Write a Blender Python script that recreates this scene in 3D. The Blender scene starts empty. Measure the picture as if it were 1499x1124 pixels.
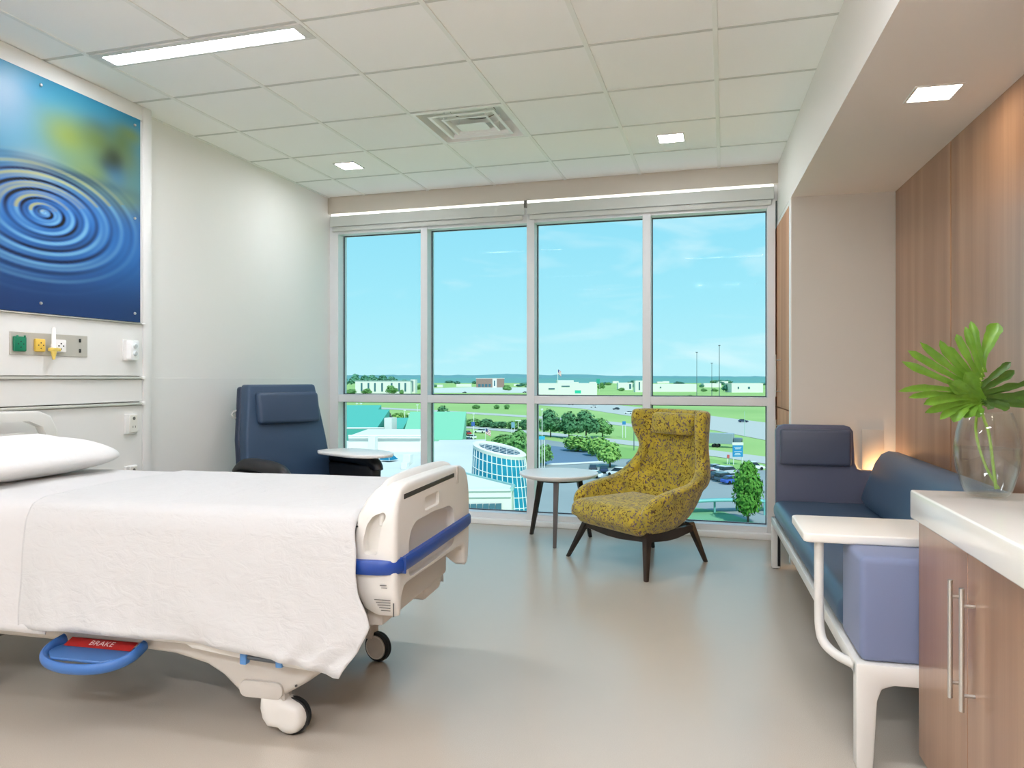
import bpy, bmesh, math, random
import numpy as np
from math import sin, cos, pi, radians as RAD, sqrt, atan2
from mathutils import Vector, Matrix, noise

S = bpy.context.scene
COL = S.collection
random.seed(4)

# ---------------------------------------------------------------- camera, world, sun, exposure
YAW, FPX, HC, CY = -0.2816, 1077.5, 1.24, 552.8     # fitted from the ceiling grid (0.61 m tiles)
CA, SA = cos(YAW), sin(YAW)
cam_data = bpy.data.cameras.new('camera')
cam_data.sensor_fit = 'HORIZONTAL'; cam_data.sensor_width = 36.0
cam_data.lens = 36.0 * FPX / 1499.0
cam_data.shift_y = (CY - 562.0) / 1499.0
cam_data.clip_start = 0.05; cam_data.clip_end = 12000
camera = bpy.data.objects.new('camera', cam_data); COL.objects.link(camera)
camera.location = (0, 0, HC); camera.rotation_euler = (pi / 2, 0, -YAW)
S.camera = camera
vs = S.view_settings
vs.view_transform = 'Standard'; vs.look = 'None'; vs.gamma = 1.0; vs.use_curve_mapping = False
vs.exposure = 0.58
S.cycles.use_denoising = True
S.cycles.max_bounces = 16; S.cycles.diffuse_bounces = 12; S.cycles.glossy_bounces = 4
S.cycles.transmission_bounces = 10; S.cycles.transparent_max_bounces = 16
S.cycles.caustics_reflective = False; S.cycles.caustics_refractive = False
S.cycles.sample_clamp_indirect = 6.0

SKY = 0.71        # strength of the sky
SUN = 2.45
LAMP = 90.0      # radiance of the ceiling panels
LAMP_C = (0.96, 0.985, 1.06)

def lin(c):
    return tuple(((v / 255 / 12.92) if v <= 10.3 else ((v / 255 + 0.055) / 1.055) ** 2.4) for v in c)

def make_world():
    w = bpy.data.worlds.new('sky'); S.world = w; w.use_nodes = True
    nt = w.node_tree; nt.nodes.clear()
    N = nt.nodes.new; L = nt.links.new
    tc = N('ShaderNodeTexCoord'); sep = N('ShaderNodeSeparateXYZ'); L(tc.outputs['Generated'], sep.inputs[0])
    ramp = N('ShaderNodeValToRGB'); L(sep.outputs['Z'], ramp.inputs[0])
    e = ramp.color_ramp.elements
    e[0].position = 0.0; e[0].color = (0.50, 0.86, 0.93, 1)
    e[1].position = 0.30; e[1].color = (0.24, 0.68, 0.90, 1)
    k = e.new(0.10); k.color = (0.38, 0.80, 0.93, 1)
    k = e.new(1.0); k.color = (0.12, 0.42, 0.85, 1)
    mp = N('ShaderNodeMapping'); mp.inputs['Scale'].default_value = (2.2, 2.2, 9.0); L(tc.outputs['Generated'], mp.inputs[0])
    nz = N('ShaderNodeTexNoise'); nz.inputs['Scale'].default_value = 2.3; nz.inputs['Detail'].default_value = 7; nz.inputs['Distortion'].default_value = 0.5
    L(mp.outputs[0], nz.inputs['Vector'])
    cr = N('ShaderNodeValToRGB'); cr.color_ramp.elements[0].position = 0.52; cr.color_ramp.elements[1].position = 0.82
    L(nz.outputs[0], cr.inputs[0])
    mul = N('ShaderNodeMath'); mul.operation = 'MULTIPLY'; mul.inputs[1].default_value = 0.75; L(cr.outputs[0], mul.inputs[0])
    mx = N('ShaderNodeMix'); mx.data_type = 'RGBA'; L(mul.outputs[0], mx.inputs['Factor'])
    L(ramp.outputs[0], mx.inputs['A']); mx.inputs['B'].default_value = (0.85, 0.97, 1.0, 1)
    bg = N('ShaderNodeBackground'); bg.inputs['Strength'].default_value = SKY; L(mx.outputs['Result'], bg.inputs['Color'])
    out = N('ShaderNodeOutputWorld'); L(bg.outputs[0], out.inputs[0])
make_world()
sun_l = bpy.data.lights.new('sun', 'SUN'); sun_l.energy = SUN; sun_l.angle = RAD(0.6); sun_l.color = (1.0, 0.97, 0.92)
sun = bpy.data.objects.new('sun', sun_l); COL.objects.link(sun)
sun.location = (20, -30, 40)
sun.rotation_euler = Vector((-0.40, 0.62, -0.85)).to_track_quat('-Z', 'Y').to_euler()

# ---------------------------------------------------------------- materials
MATS = {}
def mat(name, color=(200, 200, 200), rough=0.5, spec=0.5, metal=0.0, bump=None, vary=None, coat=0.0, emit=None, sheen=0.0):
    """color 0-255 sRGB.  bump=(scale, strength[, stretch xyz]); vary=(scale, second colour, amount[, stretch])"""
    if name in MATS: return MATS[name]
    m = bpy.data.materials.new(name); m.use_nodes = True; MATS[name] = m
    nt = m.node_tree; b = nt.nodes['Principled BSDF']; N = nt.nodes.new; L = nt.links.new
    b.inputs['Base Color'].default_value = (*lin(color), 1)
    b.inputs['Roughness'].default_value = rough; b.inputs['Metallic'].default_value = metal
    b.inputs['Specular IOR Level'].default_value = spec
    b.inputs['Coat Weight'].default_value = coat
    if sheen: b.inputs['Sheen Weight'].default_value = sheen
    if emit:
        b.inputs['Emission Color'].default_value = (*emit[0], 1); b.inputs['Emission Strength'].default_value = emit[1]
    def tex(scale, stretch, detail=4):
        tc = N('ShaderNodeTexCoord'); mp = N('ShaderNodeMapping'); L(tc.outputs['Object'], mp.inputs[0])
        mp.inputs['Scale'].default_value = stretch or (1, 1, 1)
        t = N('ShaderNodeTexNoise'); t.inputs['Scale'].default_value = scale; t.inputs['Detail'].default_value = detail
        L(mp.outputs[0], t.inputs['Vector']); return t
    if vary:
        t = tex(vary[0], vary[3] if len(vary) > 3 else None)
        r = N('ShaderNodeValToRGB'); r.color_ramp.elements[0].position = 0.5 - vary[2] / 2; r.color_ramp.elements[1].position = 0.5 + vary[2] / 2
        r.color_ramp.elements[0].color = (*lin(color), 1); r.color_ramp.elements[1].color = (*lin(vary[1]), 1)
        L(t.outputs[0], r.inputs[0]); L(r.outputs[0], b.inputs['Base Color'])
    if bump:
        t = tex(bump[0], bump[2] if len(bump) > 2 else None, 6)
        bp = N('ShaderNodeBump'); bp.inputs['Strength'].default_value = bump[1]; bp.inputs['Distance'].default_value = 0.01
        L(t.outputs[0], bp.inputs['Height']); L(bp.outputs[0], b.inputs['Normal'])
    return m

def emitter(name, color, strength):
    m = bpy.data.materials.new(name); m.use_nodes = True; MATS[name] = m
    nt = m.node_tree; nt.nodes.clear()
    e = nt.nodes.new('ShaderNodeEmission'); e.inputs[0].default_value = (*color, 1); e.inputs[1].default_value = strength
    o = nt.nodes.new('ShaderNodeOutputMaterial'); nt.links.new(e.outputs[0], o.inputs[0]); return m

def wood(name, c0, c1, c2, rough=0.38, scale=1.0, coat=0.0):
    m = bpy.data.materials.new(name); m.use_nodes = True; MATS[name] = m
    nt = m.node_tree; b = nt.nodes['Principled BSDF']; N = nt.nodes.new; L = nt.links.new
    tc = N('ShaderNodeTexCoord'); mp = N('ShaderNodeMapping'); L(tc.outputs['Object'], mp.inputs[0])
    mp.inputs['Scale'].default_value = (5 * scale, 5 * scale, 0.18)
    n1 = N('ShaderNodeTexNoise'); n1.inputs['Scale'].default_value = 1.5; n1.inputs['Detail'].default_value = 5; n1.inputs['Distortion'].default_value = 0.25; L(mp.outputs[0], n1.inputs['Vector'])
    mp2 = N('ShaderNodeMapping'); L(tc.outputs['Object'], mp2.inputs[0]); mp2.inputs['Scale'].default_value = (150, 150, 2.5)
    n2 = N('ShaderNodeTexNoise'); n2.inputs['Scale'].default_value = 1.0; n2.inputs['Detail'].default_value = 3; L(mp2.outputs[0], n2.inputs['Vector'])
    r = N('ShaderNodeValToRGB'); e = r.color_ramp.elements
    e[0].position = 0.3; e[0].color = (*lin(c0), 1); e[1].position = 0.7; e[1].color = (*lin(c2), 1)
    k = e.new(0.5); k.color = (*lin(c1), 1)
    L(n1.outputs[0], r.inputs[0])
    mx = N('ShaderNodeMix'); mx.data_type = 'RGBA'; mx.blend_type = 'MULTIPLY'; mx.inputs['Factor'].default_value = 0.22
    r2 = N('ShaderNodeValToRGB'); r2.color_ramp.elements[0].position = 0.3; r2.color_ramp.elements[0].color = (.55, .5, .45, 1); r2.color_ramp.elements[1].position = 0.6
    L(n2.outputs[0], r2.inputs[0]); L(r.outputs[0], mx.inputs['A']); L(r2.outputs[0], mx.inputs['B'])
    L(mx.outputs['Result'], b.inputs['Base Color'])
    b.inputs['Roughness'].default_value = rough; b.inputs['Specular IOR Level'].default_value = 0.6
    b.inputs['Coat Weight'].default_value = coat; b.inputs['Coat Roughness'].default_value = 0.16
    oi = N('ShaderNodeObjectInfo'); cb_ = N('ShaderNodeCombineXYZ'); sc_ = N('ShaderNodeMath'); sc_.operation = 'MULTIPLY'; sc_.inputs[1].default_value = 37.0
    L(oi.outputs['Random'], sc_.inputs[0])
    for k in (0, 1): L(sc_.outputs[0], cb_.inputs[k])
    L(cb_.outputs[0], mp.inputs['Location']); L(cb_.outputs[0], mp2.inputs['Location'])
    return m

def pane_glass(name, tint):
    m = bpy.data.materials.new(name); m.use_nodes = True; MATS[name] = m
    nt = m.node_tree; nt.nodes.clear(); N = nt.nodes.new; L = nt.links.new
    t = N('ShaderNodeBsdfTransparent'); t.inputs[0].default_value = (*tint, 1)
    g = N('ShaderNodeBsdfGlossy'); g.inputs['Roughness'].default_value = 0.02
    f = N('ShaderNodeFresnel'); f.inputs[0].default_value = 1.12
    mx = N('ShaderNodeMixShader'); L(f.outputs[0], mx.inputs[0]); L(t.outputs[0], mx.inputs[1]); L(g.outputs[0], mx.inputs[2])
    o = N('ShaderNodeOutputMaterial'); L(mx.outputs[0], o.inputs[0]); return m

# ---------------------------------------------------------------- mesh builder
class MB:
    def __init__(self): self.bm = bmesh.new(); self.ang = 40; self.smooth = True
    def _merge(self, b, M=None):
        if M is not None: bmesh.ops.transform(b, matrix=M, verts=b.verts)
        me = bpy.data.meshes.new('_t'); b.to_mesh(me); b.free(); self.bm.from_mesh(me); bpy.data.meshes.remove(me); return self
    def box(self, x0, x1, y0, y1, z0, z1, bev=0.0, seg=2, M=None):
        b = bmesh.new(); bmesh.ops.create_cube(b, size=1.0)
        for v in b.verts: v.co = Vector(((x0 + x1) / 2 + v.co.x * (x1 - x0), (y0 + y1) / 2 + v.co.y * (y1 - y0), (z0 + z1) / 2 + v.co.z * (z1 - z0)))
        if bev: bmesh.ops.bevel(b, geom=b.edges[:], offset=bev, segments=seg, profile=0.5, affect='EDGES')
        return self._merge(b, M)
    def cyl(self, p0, p1, r0, r1=None, n=16, M=None):
        r1 = r0 if r1 is None else r1
        p0 = Vector(p0); p1 = Vector(p1); d = p1 - p0
        b = bmesh.new(); bmesh.ops.create_cone(b, cap_ends=True, segments=n, radius1=r0, radius2=r1, depth=d.length)
        T = Matrix.Translation((p0 + p1) / 2) @ d.to_track_quat('Z', 'Y').to_matrix().to_4x4()
        bmesh.ops.transform(b, matrix=T, verts=b.verts); return self._merge(b, M)
    def lathe(self, prof, n=32, c=(0, 0, 0), axis='z', M=None, flip=False):
        b = bmesh.new(); rings = []
        for r, h in prof:
            if r < 1e-6: rings.append([b.verts.new((0, 0, h))])
            else: rings.append([b.verts.new((r * cos(2 * pi * i / n), r * sin(2 * pi * i / n), h)) for i in range(n)])
        for A, B in zip(rings, rings[1:]):
            for i in range(n):
                j = (i + 1) % n
                if len(A) == 1 and len(B) == 1: continue
                if len(A) == 1: b.faces.new((A[0], B[j], B[i]))
                elif len(B) == 1: b.faces.new((A[i], A[j], B[0]))
                else: b.faces.new((A[i], A[j], B[j], B[i]))
        if axis == 'y': bmesh.ops.transform(b, matrix=Matrix.Rotation(-pi / 2, 4, 'X'), verts=b.verts)
        if axis == 'x': bmesh.ops.transform(b, matrix=Matrix.Rotation(pi / 2, 4, 'Y'), verts=b.verts)
        bmesh.ops.recalc_face_normals(b, faces=b.faces)
        bmesh.ops.translate(b, vec=Vector(c), verts=b.verts); return self._merge(b, M)
    def tube(self, pts, r, n=10, closed=False, M=None, sub=0, flat=1.0):
        P = [Vector(p) for p in pts]
        for _ in range(sub):
            Q = []
            m = len(P)
            for i in range(m - (0 if closed else 1)):
                a, c = P[i], P[(i + 1) % m]
                Q += [a * .75 + c * .25, a * .25 + c * .75]
            if not closed: Q = [P[0]] + Q[1:-1] + [P[-1]]
            P = Q
        m = len(P); rr = r if isinstance(r, (list, tuple)) else None
        b = bmesh.new(); rings = []; up = None
        for i in range(m):
            a = P[(i - 1) % m] if (closed or i) else P[i]; c = P[(i + 1) % m] if (closed or i < m - 1) else P[i]
            t = (c - a).normalized()
            if up is None:
                up = Vector((0, 0, 1)) if abs(t.z) < 0.9 else Vector((1, 0, 0))
            up = (up - t * up.dot(t)).normalized(); sd = t.cross(up)
            if rr: f = i / (m - 1) * (len(rr) - 1); k = min(int(f), len(rr) - 2); R = rr[k] + (rr[k + 1] - rr[k]) * (f - k)
            else: R = r
            rings.append([b.verts.new(P[i] + (sd * cos(2 * pi * q / n) * flat + up * sin(2 * pi * q / n)) * R) for q in range(n)])
        for i in range(m if closed else m - 1):
            A, B = rings[i], rings[(i + 1) % m]
            for q in range(n): b.faces.new((A[q], A[(q + 1) % n], B[(q + 1) % n], B[q]))
        if not closed: b.faces.new(rings[0][::-1]); b.faces.new(rings[-1])
        bmesh.ops.recalc_face_normals(b, faces=b.faces); return self._merge(b, M)
    def slab(self, poly, a0, a1, r0, r1, n=4, axis='x', M=None):
        """an extruded outline whose two rims are rounded by insetting it (r0 at a0, r1 at a1)"""
        m = len(poly); area = sum(poly[i][0] * poly[(i + 1) % m][1] - poly[(i + 1) % m][0] * poly[i][1] for i in range(m))
        if area < 0: poly = poly[::-1]
        nr = []
        for i in range(m):
            a, p, c = Vector(poly[i - 1]), Vector(poly[i]), Vector(poly[(i + 1) % m])
            e1, e2 = (p - a).normalized(), (c - p).normalized(); n1, n2 = Vector((-e1.y, e1.x)), Vector((-e2.y, e2.x))
            b = (n1 + n2).normalized(); nr.append(b / max(.5, b.dot(n1)))
        lay = []
        for k in range(n + 1):
            t = pi / 2 * k / n; lay.append((a0 + r0 * (1 - cos(t)), r0 * (1 - sin(t))))
        for k in range(n + 1):
            t = pi / 2 * k / n; lay.append((a1 - r1 * (1 - sin(t)), r1 * (1 - cos(t))))
        b = bmesh.new()
        def P(p, a): return {'x': (a, p[0], p[1]), 'y': (p[0], a, p[1]), 'z': (p[0], p[1], a)}[axis]
        R = [[b.verts.new(P(Vector(poly[i]) + nr[i] * d, a)) for i in range(m)] for a, d in lay]
        for A, B in zip(R, R[1:]):
            for i in range(m): b.faces.new((A[i], A[(i + 1) % m], B[(i + 1) % m], B[i]))
        b.faces.new(R[0]); b.faces.new(R[-1])
        bmesh.ops.recalc_face_normals(b, faces=b.faces)
        return self._merge(b, M)
    def prism(self, poly, a0, a1, axis='y', bev=0.0, seg=2, M=None, caps_only=False):
        """poly in the two other axes (in xyz order), extruded along axis a0..a1"""
        b = bmesh.new()
        def P(p, a): return {'x': (a, p[0], p[1]), 'y': (p[0], a, p[1]), 'z': (p[0], p[1], a)}[axis]
        A = [b.verts.new(P(p, a0)) for p in poly]; B = [b.verts.new(P(p, a1)) for p in poly]
        fa = b.faces.new(A); fb = b.faces.new(B[::-1])
        for i in range(len(poly)): b.faces.new((A[(i + 1) % len(poly)], A[i], B[i], B[(i + 1) % len(poly)]))
        bmesh.ops.recalc_face_normals(b, faces=b.faces)
        if bev:
            ed = [e for e in b.edges if (caps_only and (e in fa.edges[:] or e in fb.edges[:])) or not caps_only]
            bmesh.ops.bevel(b, geom=ed, offset=bev, segments=seg, profile=0.5, affect='EDGES', clamp_overlap=True)
        return self._merge(b, M)
    def grid(self, fn, nu, nv, cu=False, cv=False, M=None):
        b = bmesh.new()
        V = [[b.verts.new(fn(i / (nu if cu else nu - 1), j / (nv if cv else nv - 1))) for j in range(nv)] for i in range(nu)]
        for i in range(nu if cu else nu - 1):
            for j in range(nv if cv else nv - 1):
                b.faces.new((V[i][j], V[(i + 1) % nu][j], V[(i + 1) % nu][(j + 1) % nv], V[i][(j + 1) % nv]))
        return self._merge(b, M)
    def faces(self, verts, faces, M=None):
        b = bmesh.new(); V = [b.verts.new(v) for v in verts]
        for f in faces: b.faces.new([V[i] for i in f])
        return self._merge(b, M)
    def mesh(self, name, m, base=None):
        if base is not None: bmesh.ops.translate(self.bm, vec=-Vector(base), verts=self.bm.verts)
        me = bpy.data.meshes.new(name); self.bm.to_mesh(me); self.bm.free()
        if m is not None: me.materials.append(m)
        if self.smooth:
            for p in me.polygons: p.use_smooth = True
            me.set_sharp_from_angle(angle=RAD(self.ang))
        return me

TH_R = 0.0426                       # the sofa side of the room is 2.4 degrees off the ceiling grid
FR_W = Matrix.Identity(4); FR_R = Matrix.Rotation(TH_R, 4, 'Z')
BASES = {}
def setp(o, label=None, cat=None, group=None, kind=None):
    if label: o['label'] = label
    if cat: o['category'] = cat
    if group: o['group'] = group
    if kind: o['kind'] = kind
    return o
def thing(name, label, cat, base, frame=FR_W, group=None, kind=None, rz=0.0):
    o = bpy.data.objects.new(name, None); COL.objects.link(o); o.empty_display_size = 0.1
    o.matrix_world = frame @ Matrix.Translation(base) @ Matrix.Rotation(rz, 4, 'Z')
    BASES[o.name] = Vector(base) if not rz else Vector((0, 0, 0))
    return setp(o, label, cat, group, kind)
def part(name, mb, m, parent, label=None, kind=None):
    base = BASES[parent.name]
    me = mb.mesh(name, m, base) if isinstance(mb, MB) else mb
    o = bpy.data.objects.new(name, me); COL.objects.link(o); o.parent = parent
    BASES[o.name] = base
    return setp(o, label, None, None, kind)
def single(name, mb, m, label, cat, base, frame=FR_W, group=None, kind=None):
    me = mb.mesh(name, m, base)
    o = bpy.data.objects.new(name, me); COL.objects.link(o)
    o.matrix_world = frame @ Matrix.Translation(base)
    BASES[o.name] = Vector(base)
    return setp(o, label, cat, group, kind)
def struct(name, mb, m, label=None, base=(0, 0, 0), frame=FR_W, cat=None):
    return single(name, mb, m, label, cat, base, frame, None, 'structure')
def copy_tree(o, parent=None, name=None):
    c = o.copy(); COL.objects.link(c)
    if parent is not None: c.parent = parent
    BASES[c.name] = BASES.get(o.name, Vector((0, 0, 0)))
    for ch in list(o.children): copy_tree(ch, c)
    return c
def add_mod(o, kind, **kw):
    md = o.modifiers.new(kind.lower(), kind)
    for k, v in kw.items(): setattr(md, k, v)
    return md
def apply_mods(o):
    dg = bpy.context.evaluated_depsgraph_get(); dg.update()
    me = bpy.data.meshes.new_from_object(o.evaluated_get(dg)); o.modifiers.clear()
    o.data = me
    return o
def cut(mb, cutters, name, m, base):
    """boolean difference, applied straight away; no helper object stays"""
    me = mb.mesh(name, m, base)
    o = bpy.data.objects.new('_cut', me); COL.objects.link(o); tmp = []
    for c in cutters:
        co = bpy.data.objects.new('_c', c.mesh('_c', m, base)); COL.objects.link(co); tmp.append(co)
        md = o.modifiers.new('b', 'BOOLEAN'); md.operation = 'DIFFERENCE'; md.object = co; md.solver = 'EXACT'
    dg = bpy.context.evaluated_depsgraph_get(); dg.update()
    out = bpy.data.meshes.new_from_object(o.evaluated_get(dg)); out.name = name
    for p in out.polygons: p.use_smooth = True
    out.set_sharp_from_angle(angle=RAD(35))
    for t in tmp + [o]: bpy.data.objects.remove(t)
    return out
def lerp(tab, x):
    if x <= tab[0][0]: return tab[0][1]
    for (a, b), (c, d) in zip(tab, tab[1:]):
        if x <= c: return b + (d - b) * (x - a) / (c - a)
    return tab[-1][1]
def rrect(w, h, r, n=6, cx=0.0, cy=0.0):
    out = []
    for sx, sy, a0 in ((1, 1, 0), (-1, 1, 90), (-1, -1, 180), (1, -1, 270)):
        for i in range(n + 1):
            a = RAD(a0 + 90 * i / n); out.append((cx + sx * (w / 2 - r) + r * cos(a), cy + sy * (h / 2 - r) + r * sin(a)))
    return out
# ---------------------------------------------------------------- shared materials
M_WALL = mat('wall_paint', (233, 232, 229), 0.55, 0.3, bump=(180, 0.04))
M_GREIGE = mat('greige_paint', (212, 208, 199), 0.6, 0.3, bump=(180, 0.04))
M_SOFFIT = mat('soffit_paint', (228, 224, 218), 0.6, 0.3, bump=(180, 0.04))
M_TILE = mat('ceiling_tile', (251, 250, 248), 0.85, 0.2, bump=(260, 0.12))
M_GRID = mat('ceiling_grid', (240, 240, 236), 0.5, 0.3)
M_GRIDC = mat('ceiling_grid_cross_shade', (205, 205, 200), 0.6, 0.2)  # cross bars coloured darker to draw the shadow lines along them
M_WHITE = mat('white_plastic', (236, 235, 230), 0.35, 0.5)
M_WFRAME = mat('window_frame_white', (226, 228, 230), 0.4, 0.5)
M_BLACK = mat('black_rubber', (22, 22, 23), 0.5, 0.4)
M_STEEL = mat('brushed_steel', (205, 203, 198), 0.3, 0.5, 0.9)
M_WOODP = wood('walnut_laminate', (134, 94, 68), (152, 112, 84), (170, 132, 102), 0.34, 1.0, 0.55)
M_WOODO = wood('cherry_laminate', (176, 128, 98), (196, 146, 112), (208, 160, 126), 0.65)
M_WOODO.node_tree.nodes['Principled BSDF'].inputs['Specular IOR Level'].default_value = 0.2

# ---------------------------------------------------------------- floor
def floor_mat():
    m = mat('sheet_floor', (186, 177, 164), 0.24, 0.5)
    nt = m.node_tree; b = nt.nodes['Principled BSDF']; N = nt.nodes.new; L = nt.links.new
    tc = N('ShaderNodeTexCoord')
    n = N('ShaderNodeTexNoise'); n.inputs['Scale'].default_value = 420; n.inputs['Detail'].default_value = 2; L(tc.outputs['Object'], n.inputs['Vector'])
    r = N('ShaderNodeValToRGB'); r.color_ramp.elements[0].position = 0.35; r.color_ramp.elements[1].position = 0.65
    r.color_ramp.elements[0].color = (*lin((180, 171, 158)), 1); r.color_ramp.elements[1].color = (*lin((192, 183, 170)), 1)
    L(n.outputs[0], r.inputs[0]); L(r.outputs[0], b.inputs['Base Color'])
    n2 = N('ShaderNodeTexNoise'); n2.inputs['Scale'].default_value = 9; n2.inputs['Detail'].default_value = 3; L(tc.outputs['Object'], n2.inputs['Vector'])
    bp = N('ShaderNodeBump'); bp.inputs['Strength'].default_value = 0.04; bp.inputs['Distance'].default_value = 0.02; L(n2.outputs[0], bp.inputs['Height']); L(bp.outputs[0], b.inputs['Normal'])
    return m
struct('floor', MB().box(-3.7, 2.2, -2.4, 6.02, -0.12, 0.0), floor_mat(), 'grey taupe sheet vinyl hospital room floor with soft reflections')

# ---------------------------------------------------------------- ceiling: slab, grid bars, one object per tile
CZ = 2.87
OX, OY, TS = -3.0939, 2.9652, 0.61
ceil = struct('ceiling', MB().box(-3.75, 2.3, -2.5, 6.1, CZ + 0.24, CZ + 0.40), M_TILE, 'suspended ceiling of square white acoustic tiles')
tile_me = MB().box(-TS / 2 + 0.006, TS / 2 - 0.006, -TS / 2 + 0.006, TS / 2 - 0.006, 0.0, 0.016, 0.003, 1).mesh('ceiling_tile', M_TILE)
X_L = -3.46
def add_tile(cx, cy, sx=1.0, sy=1.0):
    o = bpy.data.objects.new('ceiling_tile', tile_me); COL.objects.link(o); o.parent = ceil
    o.location = (cx, cy, CZ + 0.002); o.scale = (sx, sy, 1)
Y_END = 5.95
rows = []
y = OY
while y > -2.4: y -= TS
while y < Y_END:
    rows.append((y, min(y + TS, Y_END))); y += TS
cols = [(X_L, OX)] + [(OX + i * TS, OX + (i + 1) * TS) for i in range(6)]
LIGHT_Y = {1: [-7, -4, 0], 5: [-7, -2]}       # grid bar -> tile rows where a linear light interrupts it
for ri, (y0, y1) in enumerate(rows):
    for ci, (x0, x1) in enumerate(cols):
        k = round((y0 - OY) / TS)
        if k == 2 and ci == 3: continue                                   # the air diffuser
        if (k in (0, -4, -7) and ci in (1, 2)) or (k in (-2, -7) and ci in (5, 6)): y0t = y0 + 0.165            # behind a linear light
        else: y0t = y0
        add_tile((x0 + x1) / 2, (y0t + y1) / 2, (x1 - x0) / TS, (y1 - y0t) / TS)
for i in range(7):
    x = OX + i * TS
    cuts = [-2.4] + [v for k in LIGHT_Y.get(i, []) for v in (OY + k * TS, OY + k * TS + 0.165)] + [Y_END]
    for ya, yb in zip(cuts[::2], cuts[1::2]):
        part('grid_bar', MB().box(x - 0.012, x + 0.012, ya, yb, CZ - 0.003, CZ + 0.006, 0.001, 1), M_GRID, ceil)
for (y0, y1) in rows[1:]:
    part('grid_bar', MB().box(X_L, 0.75, y0 - 0.010, y0 + 0.010, CZ - 0.0005, CZ + 0.006, 0.0005, 1), M_GRIDC, ceil)
part('edge_angle', MB().box(X_L, X_L + 0.02, -2.4, Y_END, CZ - 0.003, CZ + 0.006), M_GRID, ceil)

# ---------------------------------------------------------------- walls
wl = MB().box(-3.7, X_L, -2.4, 6.02, 0, CZ + 0.3)
wall_left = struct('wall_left', wl, M_WALL, 'pale grey painted side wall behind the recliner')
part('wall_protection', MB().box(X_L, X_L + 0.002, 3.70, 5.98, 0.10, 1.238, 0.0008, 1), mat('wall_sheet', (231, 230, 227), 0.45, 0.4), wall_left, 'smooth wall protection sheet below a fine joint')
struct('wall_back', MB().box(-3.7, 2.3, -2.55, -2.4, 0, CZ + 0.3), M_WALL, 'plain wall closing the near end of the room')
XR, XS, ZS = 1.295, 0.642, 2.437
wr = MB().box(XR, XR + 0.15, -2.5, 6.1, 0, CZ + 0.3)
struct('wall_right', wr, M_GREIGE, 'greige wall carrying the wood panelling', frame=FR_R)
sof = struct('ceiling_soffit', MB().box(XS, XR + 0.1, -2.5, 6.35, ZS, CZ + 0.3), M_SOFFIT, 'lowered painted soffit over the sofa alcove', frame=FR_R)
# bulkhead above the window and the wall under / around the frame
struct('wall_window', MB().box(-3.46, 0.62, 5.95, 6.0, 2.722, CZ + 0.3), mat('bulkhead_paint', (206, 199, 188), 0.6, 0.3), 'beige bulkhead above the window shade')
struct('wall_window_head', MB().box(-3.7, 1.6, 6.0, 6.16, 2.60, CZ + 0.3), M_WFRAME, 'wall head above the glass')
struct('trim_1', MB().box(-3.46, 0.37, 5.93, 6.02, 0.0, 0.045, 0.006, 2), mat('white_curb', (240, 241, 240), 0.35, 0.5), 'low white curb at the foot of the window')
struct('baseboard_left', MB().box(X_L, X_L + 0.012, 3.70, 5.95, 0, 0.10, 0.003, 1), mat('base_cove', (150, 145, 136), 0.5, 0.4), 'grey cove base along the side wall')

# wood panels of the alcove (vertical boards, one object each)
wp = thing('wood_wall_panelling', 'walnut laminate panels covering the wall behind sofa and counter', 'wall panelling', (XR - 0.03, 2.0, 0), FR_R, kind='structure')
part('backing', MB().box(XR - 0.003, XR + 0.001, -2.4, 5.18, 0, ZS), mat('panel_gap', (46, 34, 26), .8), wp)
seams = [5.18, 4.138, 2.94, 1.74, 0.54, -0.66, -2.4]
for a, b in zip(seams, seams[1:]):
    part('wood_panel', MB().box(XR - 0.022, XR - 0.003, b + 0.008, a - 0.008, 0.0, ZS, 0.002, 1), M_WOODP, wp)
# closet block between alcove and window: painted end wall, frame and the two cherry doors
struct('wall_alcove', MB().box(XS + 0.004, XR, 5.18, 5.235, 0, ZS), M_GREIGE, 'greige end wall of the sofa alcove', frame=FR_R)
clo = thing('closet', 'tall closet with cherry wood doors between alcove and window', 'closet', (XS, 5.7, 0), FR_R)
part('body', MB().box(XS + 0.022, XR, 5.237, 6.28, 0, ZS), M_GREIGE, clo)
part('edge_frame', MB().box(XS - 0.004, XS + 0.022, 5.182, 5.255, 0.0, ZS - 0.004, 0.003, 1).box(XS, XS + 0.022, 5.255, 6.28, 2.40, ZS - 0.004), mat('closet_frame', (232, 231, 226), 0.4), clo, 'white edge frame')
for k, (z0, z1) in enumerate(((1.02, 2.40), (0.05, 1.014))):
    d = part('door', MB().box(XS - 0.004, XS + 0.018, 5.262, 6.20, z0, z1, 0.003, 1), M_WOODO, clo)
    h0, h1 = ((1.10, 1.41), (0.64, 0.93))[k]
    part('handle', MB().cyl((XS - 0.04, 5.72, h0), (XS - 0.04, 5.72, h1), 0.006).cyl((XS - 0.04, 5.72, h0 + 0.04), (XS, 5.72, h0 + 0.04), 0.0045, n=10).cyl((XS - 0.04, 5.72, h1 - 0.04), (XS, 5.72, h1 - 0.04), 0.0045, n=10), M_STEEL, d)

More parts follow.
